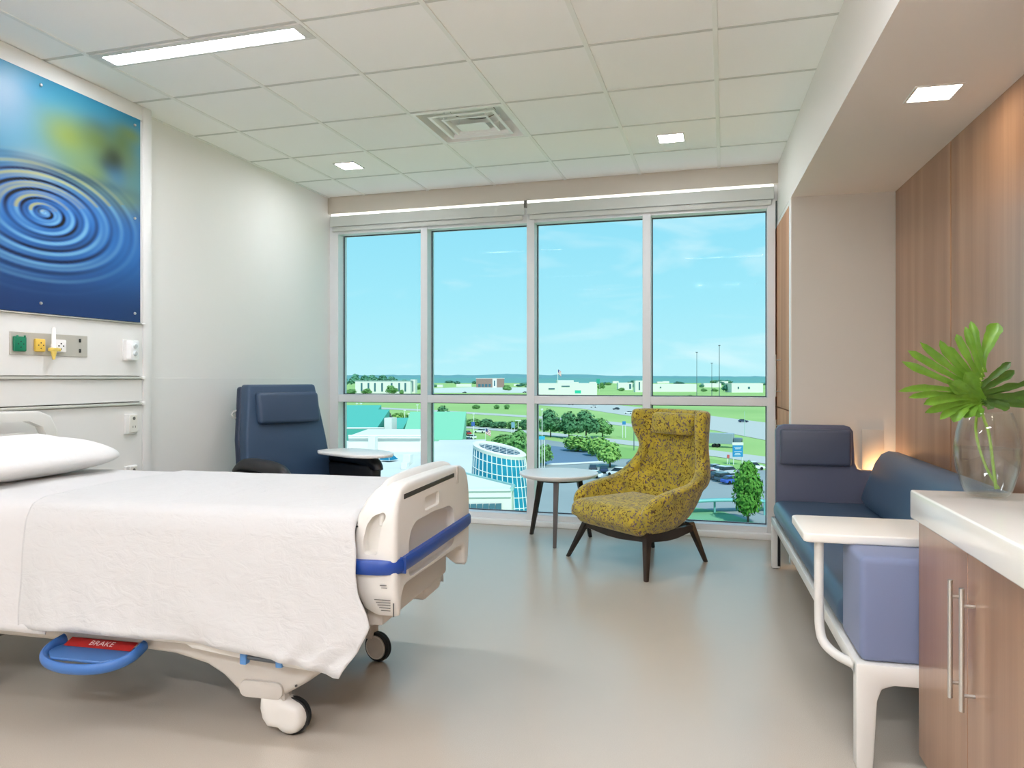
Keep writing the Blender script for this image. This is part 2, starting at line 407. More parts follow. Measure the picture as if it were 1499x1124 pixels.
# ---------------------------------------------------------------- window: jambs, mullions, rails, panes
YW = 5.98; YG = 6.09
win = thing('window_1', 'wall-to-wall white framed hospital window of four bays', None, (-1.55, YW, 0), kind='structure')
jx = [(-3.46, -3.373), (-2.565, -2.502), (-1.602, -1.535), (-0.637, -0.572), (0.312, 0.372)]
for i, (a, b) in enumerate(jx):
    part('mullion', MB().box(a, b, YW, 6.14, 0.0, 2.66, 0.002, 1), M_WFRAME, win)
for (a, b) in zip(jx, jx[1:]):
    x0, x1 = a[1], b[0]
    part('rail', MB().box(x0, x1, YW + 0.003, 6.14, 1.022, 1.088, 0.002, 1), M_WFRAME, win)
    part('sill', MB().box(x0, x1, YW + 0.003, 6.14, 0.045, 0.092, 0.002, 1), M_WFRAME, win)
    part('head', MB().box(x0, x1, YW + 0.003, 6.14, 2.54, 2.66, 0.002, 1), M_WFRAME, win)
    for (z0, z1) in ((0.092, 1.022), (1.088, 2.54)):
        part('glazing_bead', MB().box(x0, x0 + 0.008, YG - 0.012, YG, z0, z1).box(x1 - 0.008, x1, YG - 0.012, YG, z0, z1).box(x0, x1, YG - 0.012, YG, z0, z0 + 0.008).box(x0, x1, YG - 0.012, YG, z1 - 0.008, z1), mat('gasket', (70, 72, 80), 0.5), win)
        part('pane', MB().faces([(x0, YG + 0.002, z0), (x1, YG + 0.002, z0), (x1, YG + 0.002, z1), (x0, YG + 0.002, z1)], [(0, 1, 2, 3)]), MATS.get('pane') or pane_glass('pane', (0.92, 0.99, 0.985)), win)
# roller shades in two fascia boxes and a glowing strip in place of daylight in the gap above
M_SHADE = mat('shade_fascia', (204, 208, 203), 0.5, 0.4)
for (a, b, lab) in ((-3.44, -1.612, 'long grey roller shade box over the two bays beside the recliner'), (-1.592, 0.36, 'long grey roller shade box over the two bays behind the yellow chair')):
    sh = thing('roller_shade', lab, 'roller shade', ((a + b) / 2, 5.95, 2.57), group=None)
    part('fascia', MB().box(a, b, 5.945, 5.955, 2.605, 2.700, 0.002, 1).box(a, b, 5.955, 5.978, 2.693, 2.700), M_SHADE, sh)
    part('roller', MB().cyl((a + 0.01, 5.965, 2.618), (b - 0.01, 5.965, 2.618), 0.009), mat('shade_cloth', (214, 216, 210), 0.8), sh)
    part('hem_bar', MB().box(a + 0.02, b - 0.02, 5.955, 5.972, 2.562, 2.603, 0.005, 2), mat('shade_hem', (206, 208, 203), 0.6), sh)
single('daylight_gap_strip', MB().box(-3.43, 0.355, 5.957, 5.97, 2.703, 2.718), emitter('daylight_glow', (1, .99, .95), 3.0), 'thin glowing strip standing in for daylight through the gap above the shades', 'light', (-1.5, 5.96, 2.703))  # emissive strip put in for daylight slipping past the shades
single('shade_bracket', MB().box(-1.615, -1.589, 5.935, 5.956, 2.66, 2.722, 0.003, 1), mat('bracket_grey', (120, 118, 112), 0.5), 'small grey bracket between the two shade boxes', 'bracket', (-1.6, 5.94, 2.66))

# ---------------------------------------------------------------- ceiling lights, added out-of-view fill lights, vent
M_LAMP = emitter('fill_panel', LAMP_C, LAMP * 2.7)
M_FILLF = emitter('fill_panel_far', LAMP_C, LAMP * 1.1)
M_FILLN = emitter('fill_panel_near', LAMP_C, LAMP * 0.62)
M_LAMPB = emitter('lamp_panel_bed', LAMP_C, LAMP * 0.56)
M_LAMPW = emitter('warm_lamp_panel', (1.0, 0.90, 0.74), 34.0)
M_LAMPD = emitter('downlight_panel', LAMP_C, 75.0)
M_TRIMW = mat('light_trim', (218, 217, 213), 0.4)
def linear_light(xc, y0, label, m=None):
    t = thing('linear_light', label, 'ceiling light', (xc, y0 + 0.08, CZ))
    w = 0.605
    f = MB()
    for (a, b, c, d) in ((xc - w, xc + w, y0 + 0.012, y0 + 0.045), (xc - w, xc + w, y0 + 0.143, y0 + 0.163), (xc - w, xc - 0.553, y0 + 0.045, y0 + 0.143), (xc + 0.553, xc + w, y0 + 0.045, y0 + 0.143)):
        f.box(a, b, c, d, CZ - 0.006, CZ + 0.012, 0.002, 1)
    part('frame', f, M_TRIMW, t)
    part('diffuser', MB().box(xc - 0.553, xc + 0.553, y0 + 0.045, y0 + 0.143, CZ - 0.001, CZ + 0.010), m or M_LAMP, t)
xl = OX + TS
linear_light(xl, OY, 'long recessed white ceiling light over the bed', M_LAMPB)
linear_light(xl, OY - 7 * TS, 'added linear fill light over the unseen near end of the room, farther one', M_FILLF)  # this and the next three are unseen lights added to brighten the room
linear_light(xl, OY - 4 * TS, 'added linear fill light over the unseen near end of the room, nearer one', emitter('fill_panel_side', LAMP_C, LAMP * .22))
linear_light(xl + 4 * TS, OY - 7 * TS, 'added linear fill light over the unseen near end on the sofa side, farther one')
linear_light(xl + 4 * TS, OY - 2 * TS, 'added linear fill light over the unseen near end on the sofa side, nearer one', M_FILLN)
def downlight(cx, cy, z, s, label, m, frame=FR_W):
    t = thing('downlight', label, 'ceiling light', (cx, cy, z), frame)
    f = MB(); h = s / 2; k = h + 0.012
    for (a, b, c, d) in ((-k, k, -k, -h), (-k, k, h, k), (-k, -h, -h, h), (h, k, -h, h)):
        f.box(cx + a, cx + b, cy + c, cy + d, z - 0.005, z + 0.01, 0.001, 1)
    part('trim_ring', f, M_TRIMW, t)
    part('lens', MB().box(cx - h, cx + h, cy - h, cy + h, z - 0.002, z + 0.01), m, t)
downlight(-2.778, 5.09, CZ, 0.155, 'small square ceiling downlight toward the recliner corner', M_LAMPD)
downlight(-0.352, 5.107, CZ, 0.16, 'small square ceiling downlight above the yellow wing chair', M_LAMPD)
downlight(0.99, 3.425, ZS, 0.165, 'warm square downlight in the soffit over the sofa', M_LAMPW, FR_R)
downlight(0.99, 0.6, ZS, 0.165, 'added warm square fill light at the unseen near end of the soffit', M_LAMPW, FR_R)  # unseen, put in for extra brightness

def diffuser():
    cx, cy = OX + 2.5 * TS, OY + 2.5 * TS
    t = thing('air_diffuser', 'square louvred white air diffuser in the ceiling', 'air vent', (cx, cy, CZ))
    M_V = mat('vent_white', (240, 240, 238), 0.3, 0.5)
    def ring(mb, h0, z0, h1, z1, th=0.004):
        q = [(-1, -1), (1, -1), (1, 1), (-1, 1)]
        V = [(cx + a * h0, cy + b * h0, z0) for a, b in q] + [(cx + a * h1, cy + b * h1, z1) for a, b in q]
        V += [(x, y, z + th) for x, y, z in V]
        F = []
        for i in range(4):
            j = (i + 1) % 4
            F += [(i, j, 4 + j, 4 + i), (8 + j, 8 + i, 12 + i, 12 + j), (i, 8 + i, 8 + j, j), (4 + j, 12 + j, 12 + i, 4 + i)]
        return mb.faces(V, F)
    part('frame', ring(ring(MB(), 0.300, CZ - 0.004, 0.275, CZ - 0.006), 0.275, CZ - 0.006, 0.262, CZ + 0.10), M_V, t)
    part('outer_louver', ring(ring(MB(), 0.218, CZ - 0.006, 0.200, CZ - 0.006), 0.200, CZ - 0.006, 0.185, CZ + 0.014), M_V, t)
    part('inner_louver', ring(ring(MB(), 0.150, CZ - 0.006, 0.136, CZ - 0.006), 0.136, CZ - 0.006, 0.124, CZ + 0.012), M_V, t)
    part('centre_plate', MB().faces([(cx - .10, cy - .04, CZ - .004), (cx + .10, cy - .04, CZ - .004), (cx + .10, cy + .10, CZ - .004), (cx - .10, cy + .10, CZ - .004), (cx, cy + .03, CZ + .008)], [(0, 1, 4), (1, 2, 4), (2, 3, 4), (3, 0, 4)]), M_V, t)
    part('duct', MB().lathe([(0.15, 0), (0.15, 0.12), (0.0, 0.12)], 28, (cx, cy + .02, CZ + 0.096)), mat('duct_grey', (105, 98, 84), 0.35, 0.5, 0.6), t, 'dark round duct mouth')
    part('backpan', MB().box(cx - 0.29, cx + 0.29, cy - 0.29, cy + 0.29, CZ + 0.101, CZ + 0.105), mat('vent_pan', (226, 226, 222), 0.3, 0.5), t)
    b = MB()
    for a in (-0.14, 0.14):
        for c in (-0.14, 0.14): b.cyl((cx + a, cy + c, CZ - 0.004), (cx + a, cy + c, CZ + 0.10), 0.006, n=8)
    part('spring_clip', b, M_V, t, kind='stuff')
diffuser()
# ---------------------------------------------------------------- headwall
XH = -3.36
M_HW = mat('headwall_laminate', (228, 227, 224), 0.35, 0.5)
hw = thing('headwall', 'white panelled headwall unit behind the bed with slim metal rails', 'headwall', (XH, 2.5, 0))
for (z0, z1) in ((0.02, 1.078), (1.098, 1.232), (1.250, 1.560), (1.566, 2.775)):
    part('panel', MB().box(X_L, XH, 1.55, 3.628, z0, z1, 0.003, 1), M_HW, hw)
part('top_panel', MB().box(X_L, XH, 1.55, 3.628, 2.781, CZ - 0.002), M_HW, hw)
part('backing', MB().box(X_L, XH - 0.02, 1.56, 3.626, 0.0, CZ - 0.004), mat('headwall_dark', (120, 116, 108), 0.5), hw)
part('corner_post', MB().box(X_L, XH + 0.004, 3.632, 3.70, 0.0, CZ - 0.002, 0.004, 2), mat('post_white', (229, 229, 227), 0.35), hw)
for z, dz in ((1.241, 0.009), (1.088, 0.009), (1.563, 0.004)):
    r = part('rail', MB().box(XH - 0.02, XH + 0.016, 1.55, 3.628, z - dz, z + dz * 0.6, 0.003, 1), mat('alu_rail', (214, 212, 205), 0.3, 0.5, 0.3), hw)
    part('end_cap', MB().box(XH - 0.01, XH + 0.020, 3.612, 3.634, z - dz * 1.2, z + dz, 0.003, 1), mat('cap_white', (244, 244, 242), 0.3), r)

# ---------------------------------------------------------------- ripple picture (a flat print: its colours are the print)
def ripple_print():
    y0, y1, z0, z1 = 1.66, 3.598, 1.569, 2.775
    nu, nv = 320, 200
    U, V = np.meshgrid(np.linspace(0, 1, nu), np.linspace(0, 1, nv), indexing='ij')
    Y = y0 + U * (y1 - y0); Z = z0 + V * (z1 - z0)
    def c(r, g, b): return np.array(lin((r, g, b)))
    def smooth(a, b, x): t = np.clip((x - a) / (b - a), 0, 1); return t * t * (3 - 2 * t)
    top = c(42, 150, 190); mid = c(46, 120, 200); low = c(30, 62, 120)
    w = smooth(1.60, 2.02, Z)[..., None]; C = low * (1 - w) + mid * w
    w = smooth(2.18, 2.40, Z)[..., None]; C = C * (1 - w) + top * w
    rng = np.random.default_rng(5)
    def blob(cy, cz, ry, rz, col, a):
        nonlocal C
        d = ((Y - cy) / ry) ** 2 + ((Z - cz) / rz) ** 2
        k = (np.exp(-d * 1.4) * a)[..., None]; C = C * (1 - k) + c(*col) * k
    for b in [(3.10, 2.52, .28, .17, (140, 158, 70), .95), (3.45, 2.50, .22, .16, (118, 140, 90), .9), (3.25, 2.36, .3, .12, (130, 152, 78), .85), (3.50, 2.28, .2, .12, (120, 150, 110), .75),
              (3.36, 2.45, .10, .07, (46, 58, 40), .7), (3.52, 2.66, .12, .06, (130, 150, 60), .8), (3.30, 2.62, .12, .07, (56, 92, 110), .6), (2.90, 2.32, .16, .10, (160, 178, 178), .8),
              (2.72, 2.50, .18, .16, (130, 180, 210), .7), (2.35, 2.45, .4, .2, (90, 160, 190), .8), (2.05, 2.5, .3, .2, (120, 150, 90), .8), (3.42, 2.40, .10, .10, (30, 120, 190), .5), (2.80, 2.70, .25, .07, (20, 150, 195), .6), (3.28, 2.56, .16, .10, (104, 124, 50), .8), (3.46, 2.60, .10, .10, (96, 120, 60), .8), (3.40, 2.49, .09, .08, (40, 50, 34), .85), (3.1, 2.32, .45, .035, (24, 70, 110), .7), (2.75, 2.60, .13, .13, (130, 170, 200), .9)]: blob(*b)
    dy, dz = (Y - 2.954), (Z - 2.085) * np.where(Z > 2.085, 2.05, 1.75)
    ang = np.arctan2(dz, dy); r = np.sqrt(dy ** 2 + dz ** 2) * (1 + 0.012 * np.sin(ang * 3))
    env = smooth(0.80, 0.42, r) * (0.35 + 0.65 * smooth(0.95, 0.25, r))
    ph = 2 * pi * (r / 0.062) ** 0.80
    wv = (np.sin(ph + 0.5 * np.sin(ang * 2 + r * 9)) + 0.55 * np.sin(ph * 2.3 + ang)) * (0.75 + 0.35 * np.sin(ang * 2 + 2.2 + r * 6))
    base = np.clip(1 - smooth(2.25, 2.42, Z), 0, 1) * env
    lightc = np.where((np.sin(ang * 1.0 - 0.3) > 0.25)[..., None], c(190, 190, 120), c(130, 196, 236)); darkc = c(10, 36, 84)
    k = (np.clip(wv, 0, 1.2) * 0.72 * base)[..., None]; C = C * (1 - k) + lightc * k
    k = (np.clip(-wv, 0, 1.2) * 1.0 * base)[..., None]; C = C * (1 - k) + darkc * k
    k = (smooth(0.05, 0.0, r) * 0.5)[..., None]; C = C * (1 - k) + c(150, 205, 240) * k
    C = np.clip(C * 0.68, 0, 1)
    me = bpy.data.meshes.new('print')
    verts = np.stack([np.full(Y.shape, XH + 0.0135), Y, Z], -1).reshape(-1, 3) - np.array([XH, 2.629, z0])
    idx = np.arange(nu * nv).reshape(nu, nv)
    F = np.stack([idx[:-1, :-1], idx[1:, :-1], idx[1:, 1:], idx[:-1, 1:]], -1).reshape(-1, 4)
    me.from_pydata(verts.tolist(), [], F.tolist())
    ca = me.color_attributes.new('print_colour', 'FLOAT_COLOR', 'POINT')
    ca.data.foreach_set('color', np.concatenate([C.reshape(-1, 3), np.ones((nu * nv, 1))], 1).astype(np.float32).ravel())
    m = mat('ripple_print', (40, 90, 170), 0.4, 0.4)
    nt = m.node_tree; a = nt.nodes.new('ShaderNodeVertexColor'); a.layer_name = 'print_colour'
    nt.links.new(a.outputs[0], nt.nodes['Principled BSDF'].inputs['Base Color'])
    me.materials.append(m)
    t = thing('wall_art_panel', 'large glossy picture of blue water ripples on the headwall', 'wall picture', (XH, 2.629, z0))
    part('print', me, m, t)
    part('board', MB().box(XH + 0.002, XH + 0.013, y0, y1, z0, z1, 0.001, 1), mat('art_edge', (60, 70, 90), 0.3), t)
    bolt = MB().lathe([(0.0, 0.022), (0.006, 0.021), (0.008, 0.017), (0.008, 0.0)], 12, (0, 0, 0), 'x').mesh('bolt', M_STEEL)
    for by_ in (1.70, 2.31, 2.933, 3.554):
        for bz_ in (1.619, 2.73) + ((2.18,) if by_ in (1.70, 3.554) else ()):
            o = bpy.data.objects.new('bolt', bolt); COL.objects.link(o); o.parent = t; o.location = (0.0, by_ - 2.629, bz_ - z0)
ripple_print()

# ---------------------------------------------------------------- medical gas plate, flowmeter and wall devices
gp = thing('gas_outlet_plate', 'grey steel plate with green, yellow and white gas outlets on headwall', 'outlet plate', (XH, 3.0, 1.41))
part('plate', MB().box(XH, XH + 0.006, 2.771, 3.228, 1.353, 1.468, 0.002, 1), mat('plate_grey', (193, 188, 178), 0.4, 0.5, 0.2), gp)
M_BK = mat('socket_dark', (40, 38, 36), 0.5)
for (a, b, z0, z1, col, nm, lab) in ((2.784, 2.850, 1.370, 1.444, (22, 120, 88), 'outlet', 'green outlet'), (2.900, 2.956, 1.372, 1.438, (226, 190, 84), 'outlet', 'yellow outlet'), (3.012, 3.080, 1.372, 1.440, (244, 242, 240), 'outlet', 'white outlet')):
    o = part(nm, MB().box(XH + 0.004, XH + 0.022, a, b, z0, z1, 0.006, 2), mat('outlet_' + lab.split()[0], col, 0.35), gp, lab)
    cy_, cz_ = (a + b) / 2, (z0 + z1) / 2
    f = MB()
    for dy, dz in ((-.014, 0), (.014, 0), (0, -.016), (0, .012)): f.cyl((XH + 0.02, cy_ + dy, cz_ + dz), (XH + 0.0235, cy_ + dy, cz_ + dz), 0.004 if lab[0] == 'w' else 0.003, n=10)
    part('port', f, M_BK, o, kind='stuff')
    if lab[0] == 'g': part('latch', MB().box(XH + .02, XH + .026, a + .008, a + .018, z1 - .006, z1 + .006, .002, 1).box(XH + .02, XH + .026, b - .018, b - .008, z1 - .006, z1 + .006, .002, 1), MATS['outlet_green'], o, kind='stuff')
for z in (1.385, 1.440):
    part('toggle', MB().box(XH + .005, XH + .012, 3.170, 3.182, z - .010, z + .010, .002, 1), M_BK, gp)
fm = thing('oxygen_flowmeter', 'slim clear flowmeter with yellow cap plugged between the gas outlets', 'flowmeter', (XH + .03, 2.985, 1.35))
part('tube', MB().lathe([(0, 1.50), (.006, 1.50), (.010, 1.494), (.010, 1.415), (.013, 1.41), (.013, 1.39), (0, 1.39)], 16, (XH + .04, 2.985, 0)), mat('flow_clear', (240, 240, 236), 0.15), fm)
part('valve_body', MB().box(XH + .022, XH + .055, 2.965, 3.005, 1.375, 1.395, .005, 2).lathe([(0, 1.333), (.006, 1.333), (.009, 1.35), (.014, 1.37), (.014, 1.38), (0, 1.38)], 14, (XH + .04, 2.985, 0)), mat('flow_yellow', (226, 200, 104), 0.3), fm, 'yellow valve and nozzle')
part('knob', MB().cyl((XH + .04, 3.005, 1.385), (XH + .04, 3.022, 1.385), .009, n=12), MATS['flow_yellow'], fm)
part('plug', MB().cyl((XH + .02, 2.985, 1.385), (XH + .05, 2.985, 1.385), .008, n=12), M_STEEL, fm)

sp = thing('sharps_holder', 'glossy white call button box mounted high on the headwall beside the corner post', 'wall device', (XH, 3.53, 1.40))
part('back_plate', MB().box(XH, XH + .008, 3.472, 3.560, 1.340, 1.462, .003, 1), M_HW, sp)
part('cover', MB().prism(rrect(.064, .116, .014, 5, 3.530, 1.401), XH + .006, XH + .040, 'x', .006, 2), mat('device_white', (238, 240, 240), 0.12, 0.6), sp)
part('button', MB().lathe([(0, .010), (.012, .008), (.016, 0)], 18, (XH + .040, 3.530, 1.425), 'x').lathe([(0, .010), (.012, .008), (.016, 0)], 18, (XH + .040, 3.530, 1.382), 'x'), mat('device_grey', (200, 206, 208), 0.15), sp)
def outlet(zc, label):
    t = thing('power_outlet', label, 'outlet', (XH, 3.527, zc))
    part('box', MB().box(XH, XH + .018, 3.485, 3.572, zc - .058, zc + .060, .003, 1), M_HW, t)
    part('face', MB().box(XH + .016, XH + .023, 3.508, 3.568, zc - .050, zc + .055, .003, 1), mat('outlet_face', (226, 224, 216), 0.35), t)
    f = MB().cyl((XH + .0225, 3.540, zc + .033), (XH + .0245, 3.540, zc + .033), .010, n=14)
    for s in (-.009, .009): f.box(XH + .0225, XH + .0242, 3.540 + s - .002, 3.540 + s + .002, zc - .022, zc - .010)
    part('socket', f, mat('socket_grey', (110, 106, 100), 0.4), t, kind='stuff')
outlet(0.968, 'white power outlet on the lower headwall panel, upper of the two')
outlet(0.665, 'white power outlet low on the headwall half hidden by the bed')

# cover plate on the alcove wall and the small warm uplight behind the sofa that washes it
single('wall_plate', MB().box(1.075, 1.205, 5.172, 5.180, .64, .905, .002, 2), mat('plate_greige', (214, 204, 188), 0.5), 'plain rectangular cover plate in a warm glow on the alcove end wall', 'wall plate', (1.14, 5.17, .64), FR_R, kind='thing')
ul = thing('uplight', 'small warm uplight standing behind the far end of the sofa', 'lamp', (1.225, 5.135, 0.0), FR_R)
part('stem', MB().cyl((1.225, 5.135, 0), (1.225, 5.135, .50), .008).cyl((1.225, 5.135, 0), (1.225, 5.135, .012), .035, n=24), M_STEEL, ul)
part('socket', MB().cyl((1.225, 5.135, .49), (1.225, 5.135, .515), .014, n=16), M_STEEL, ul)
part('bulb', MB().lathe([(0, .510), (.012, .515), (.018, .540), (.012, .560), (0, .566)], 16, (1.225, 5.135, 0)), emitter('warm_bulb', (1.0, .58, .24), 520.0), ul)
# ---------------------------------------------------------------- hospital bed (local x towards the foot, y away from the camera)
BED_O = (-1.064, 2.657, 0); BED_R = RAD(3.6)
FR_B = Matrix.Translation(BED_O) @ Matrix.Rotation(BED_R, 4, 'Z')
M_BED = mat('bed_plastic', (214, 212, 206), 0.38, 0.45)
M_BEDG = mat('bed_plastic_grey', (190, 185, 177), 0.42, 0.45)
M_BLUE = mat('bumper_blue', (20, 62, 142), 0.36, 0.5)
M_LBLUE = mat('latch_blue', (84, 138, 196), 0.35, 0.5)
M_INK = mat('print_ink', (70, 68, 66), 0.6)
bed = thing('hospital_bed', 'white hospital bed with blue bumper strip on its footboard', 'bed', (0, 0, 0), FR_B)

def footboard():
    out = [(-.430, .470), (-.415, .448), (-.398, .445), (-.388, .46), (-.382, .505), (-.362, .528), (-.33, .534), (.30, .520), (.335, .512), (.355, .49), (.362, .435), (.378, .424), (.405, .428), (.428, .46), (.440, .54), (.444, .62), (.442, .70), (.432, .765), (.412, .812), (.376, .846), (.32, .864), (.24, .872), (-.24, .880), (-.33, .879), (-.388, .866), (-.424, .830), (-.440, .78), (-.446, .70), (-.448, .60), (-.442, .53)]
    b = MB().slab(out, -.158, 0.0, .022, .020, 5)
    for v in b.bm.verts: v.co.x *= lerp([(.42, .30), (.44, .40), (.457, .68), (.485, .85), (.53, .95), (.60, 1), (.70, 1), (.745, .96), (.80, .86), (.85, .68), (.88, .56)], v.co.z)
    cuts = []
    cuts.append(MB().prism(rrect(.165, .052, .012, 4, -.077, .778), -.014, .05, 'x', .004, 2))      # small recess
    D = [(-.330, .575), (-.325, .68), (-.300, .715), (-.255, .735), (-.05, .735), (.14, .722), (.19, .700), (.205, .66), (.205, .58), (.18, .555), (.10, .548), (-.28, .548), (-.315, .555)]
    cuts.append(MB().prism(D, -.030, .05, 'x', .012, 3))
    cuts.append(MB().prism([(-.112, .655), (-.066, .655), (-.060, .700), (-.050, .755), (-.036, .782), (-.046, .796), (-.082, .782), (-.104, .752), (-.115, .70)], -.6, -.405, 'y', .010, 3))   # corner hand hole
    me = cut(b, cuts, 'footboard', M_BED, BASES[bed.name])
    o = part('footboard', me, None, bed)
    # grip roll over the top edge
    r = part('grip_roll', MB().tube([(-.060, -.412, .745), (-.06, -.396, .80), (-.07, -.35, .838), (-.075, -.25, .850), (-.08, 0, .849), (-.075, .22, .845), (-.07, .33, .830), (-.06, .388, .79), (-.06, .402, .745)], [.010, .024, .030, .030, .030, .030, .030, .024, .010], 16, sub=2, flat=1.6), M_BED, o)
    part('grip_slot', MB().box(-.010, .0015, -.375, .205, .828, .848, .003, 1), mat('slot_black', (42, 42, 42), .4), o, 'dark grip slot')
    part('joint_strip', MB().box(-.012, .0035, .236, .262, .795, .868, .003, 1), M_BEDG, o)
    # small print
    p = MB()
    for k in range(5):
        z = .508 - k * .0085 
        p.box(-.075 + .006 * k, -.018, -.4495, -.4483, z, z + .0022)
    p.box(-.055, -.032, -.4500, -.4485, .556, .5585).box(-.050, -.030, -.4500, -.4485, .548, .5495).box(-.010, -.006, -.4475, -.446, .455, .50)
    part('warning_print', p, M_INK, o, kind='stuff')
    g = MB()
    for k in range(3): g.box(-.03 + .002, .0025 - .028, -.20 + .02 * k, -.19 + .02 * k, .868, .872)
    part('logo_mark', g, M_INK, o, kind='stuff')
    part('clip_slot', MB().box(-.150, -.135, -.445, -.4385, .744, .7475), M_INK, o)
    # bumper strip wrapping the corner
    pts = [(-.165, -.452), (-.10, -.456), (-.045, -.452), (-.008, -.432), (.004, -.40), (.006, 0.0), (.004, .41), (-.012, .438), (-.05, .452), (-.12, .455)]
    P = [Vector((x, y, 0)) for x, y in pts]
    for _ in range(2):
        Q = [P[0]]
        for a, c in zip(P, P[1:]): Q += [a * .75 + c * .25, a * .25 + c * .75]
        P = Q + [P[-1]]
    m = MB(); n = len(P); V = []; F = []
    for i, q in enumerate(P):
        a = P[max(0, i - 1)]; c = P[min(n - 1, i + 1)]; t = (c - a).normalized(); nr = Vector((t.y, -t.x, 0))
        for (o_, z) in ((-.006, .590), (.008, .592), (.013, .600), (.013, .629), (.008, .638), (-.006, .640)): V.append(tuple(q + nr * o_ + Vector((0, 0, z + (.010 if False else 0)))))
    for i in range(n - 1):
        for k in range(5): F.append((i * 6 + k, (i + 1) * 6 + k, (i + 1) * 6 + k + 1, i * 6 + k + 1))
    F += [tuple(range(6)), tuple(range((n - 1) * 6, n * 6))[::-1]]
    m.faces(V, F); bmesh.ops.recalc_face_normals(m.bm, faces=m.bm.faces)
    part('bumper_strip', m, M_BLUE, o, 'blue bumper strip')
    part('bumper_joint', MB().box(-.006, .0205, -.408, -.402, .588, .642, .002, 1), mat('bumper_dark', (24, 62, 132), .35), o)
footboard()
part('foot_panel', MB().box(-.135, -.075, -.375, .34, .395, .545, .012, 2), M_BEDG, bed)
part('foot_bracket', MB().prism([(.10, .34), (.30, .34), (.335, .40), (.335, .46), (.06, .46)], -.20, -.09, 'x', .015, 2), M_BEDG, bed)
part('mattress', MB().box(-2.12, -.17, -.435, .435, .60, .765, .05, 4), mat('mattress_blue', (226, 228, 228), .6), bed)
part('deck', MB().box(-2.12, -.19, -.40, .40, .50, .60, .01, 1), M_BEDG, bed)
for s in (-1, 1):
    lo = [(-2.12, .268), (-1.5, .264), (-1.03, .262), (-.85, .254), (-.72, .228), (-.655, .195), (-.60, .148), (-.575, .132), (-.54, .125), (-.48, .127), (-.43, .140), (-.335, .197), (-.27, .245), (-.245, .31), (-.25, .345), (-2.12, .345)]
    o = part('base_cover', MB().prism(lo, s * .335 - .085, s * .335 + .085, 'y', .02, 3, caps_only=True), M_BEDG, bed)
    part('caster_cap', MB().prism(rrect(.165, .058, .026, 6, -.502, .163), s * .42 - .010, s * .42 + .010, 'y', .012, 3), M_BEDG, o)
    part('screw', MB().cyl((-.372, s * .418, .186), (-.372, s * .424, .186), .004, n=8), M_INK, o)
    # lowered side rail with its blue latch
    r = part('side_rail', MB().prism([(-1.95, .62), (-1.95, .36), (-1.9, .325), (-.76, .318), (-.735, .305), (-.55, .285), (-.545, .31), (-.40, .305), (-.395, .272), (-.27, .262), (-.25, .30), (-.25, .60)], s * .462 - .018, s * .462 + .018, 'y', .008, 2), M_BED, bed)
    part('latch_bar', MB().cyl((-.545, s * .47, .292), (-.39, s * .47, .284), .009, n=12), mat('latch_metal', (98, 104, 110), .35, .5, .5), r)
    for x in (-.535, -.402): part('latch_clip', MB().box(x - .012, x + .012, s * .472 - .014, s * .472 + .014, .268, .306, .004, 2), M_LBLUE, r, 'blue latch clip')
# lift columns and cross frame
part('lift_frame', MB().box(-1.9, -.3, -.26, .26, .30, .36, .01, 1).box(-1.75, -1.55, -.12, .12, .34, .52).box(-.75, -.55, -.12, .12, .34, .52).box(-.55, -.47, -.40, .40, .20, .30, .01, 1).box(-1.85, -1.75, -.40, .40, .20, .30, .01, 1), mat('frame_dark', (96, 92, 86), .5), bed)
def caster(cx, cy, ang, white):
    M = Matrix.Translation((cx, cy, 0)) @ Matrix.Rotation(ang, 4, 'Z')
    t = part('caster', MB().lathe([(.052, .010), (.0625, .006), (.0645, 0), (.0625, -.006), (.052, -.010)], 40, (0, 0, .0645), 'y', M=M).lathe([(.052, .024), (.0625, .020), (.0645, .014), (.0625, .008), (.05, .006)], 40, (0, 0, .0645), 'y', M=M), M_BLACK, bed)
    if white:
        hood = [(-.105, .150), (-.108, .095), (-.100, .060), (-.080, .032)] + [(.056 * cos(a_), .0665 + .056 * sin(a_)) for a_ in [RAD(d_) for d_ in range(222, 432, 14)]] + [(.004, .126), (-.016, .132), (-.028, .150)]
        part('hood', MB().slab(hood, -.042, .026, .030, .006, 6, 'y', M=M), M_BED, t, 'white wheel hood')
    else:
        part('hub', MB().lathe([(0, -.014), (.030, -.016), (.047, -.013), (.050, -.006), (.054, -.006), (.054, .03), (0, .03)], 40, (0, 0, .0645), 'y', M=M), M_BEDG, t, 'grey wheel hub')
        part('hub_ring', MB().tube([(.048 * cos(a * pi / 20), -.0135, .0645 + .048 * sin(a * pi / 20)) for a in range(40)], .0025, 8, closed=True, M=M), M_BED, t)
    part('fork', MB().box(-.05, -.012, -.030, .030, .10, .215, .008, 2, M=M).cyl((-.03, 0, .20), (-.03, 0, .28), .016, M=M), M_BEDG, t)
caster(-.407, -.385, RAD(4), True)
caster(-.379, .294, RAD(-16), False)
caster(-1.83, -.34, RAD(30), True)
caster(-1.83, .34, RAD(10), False)
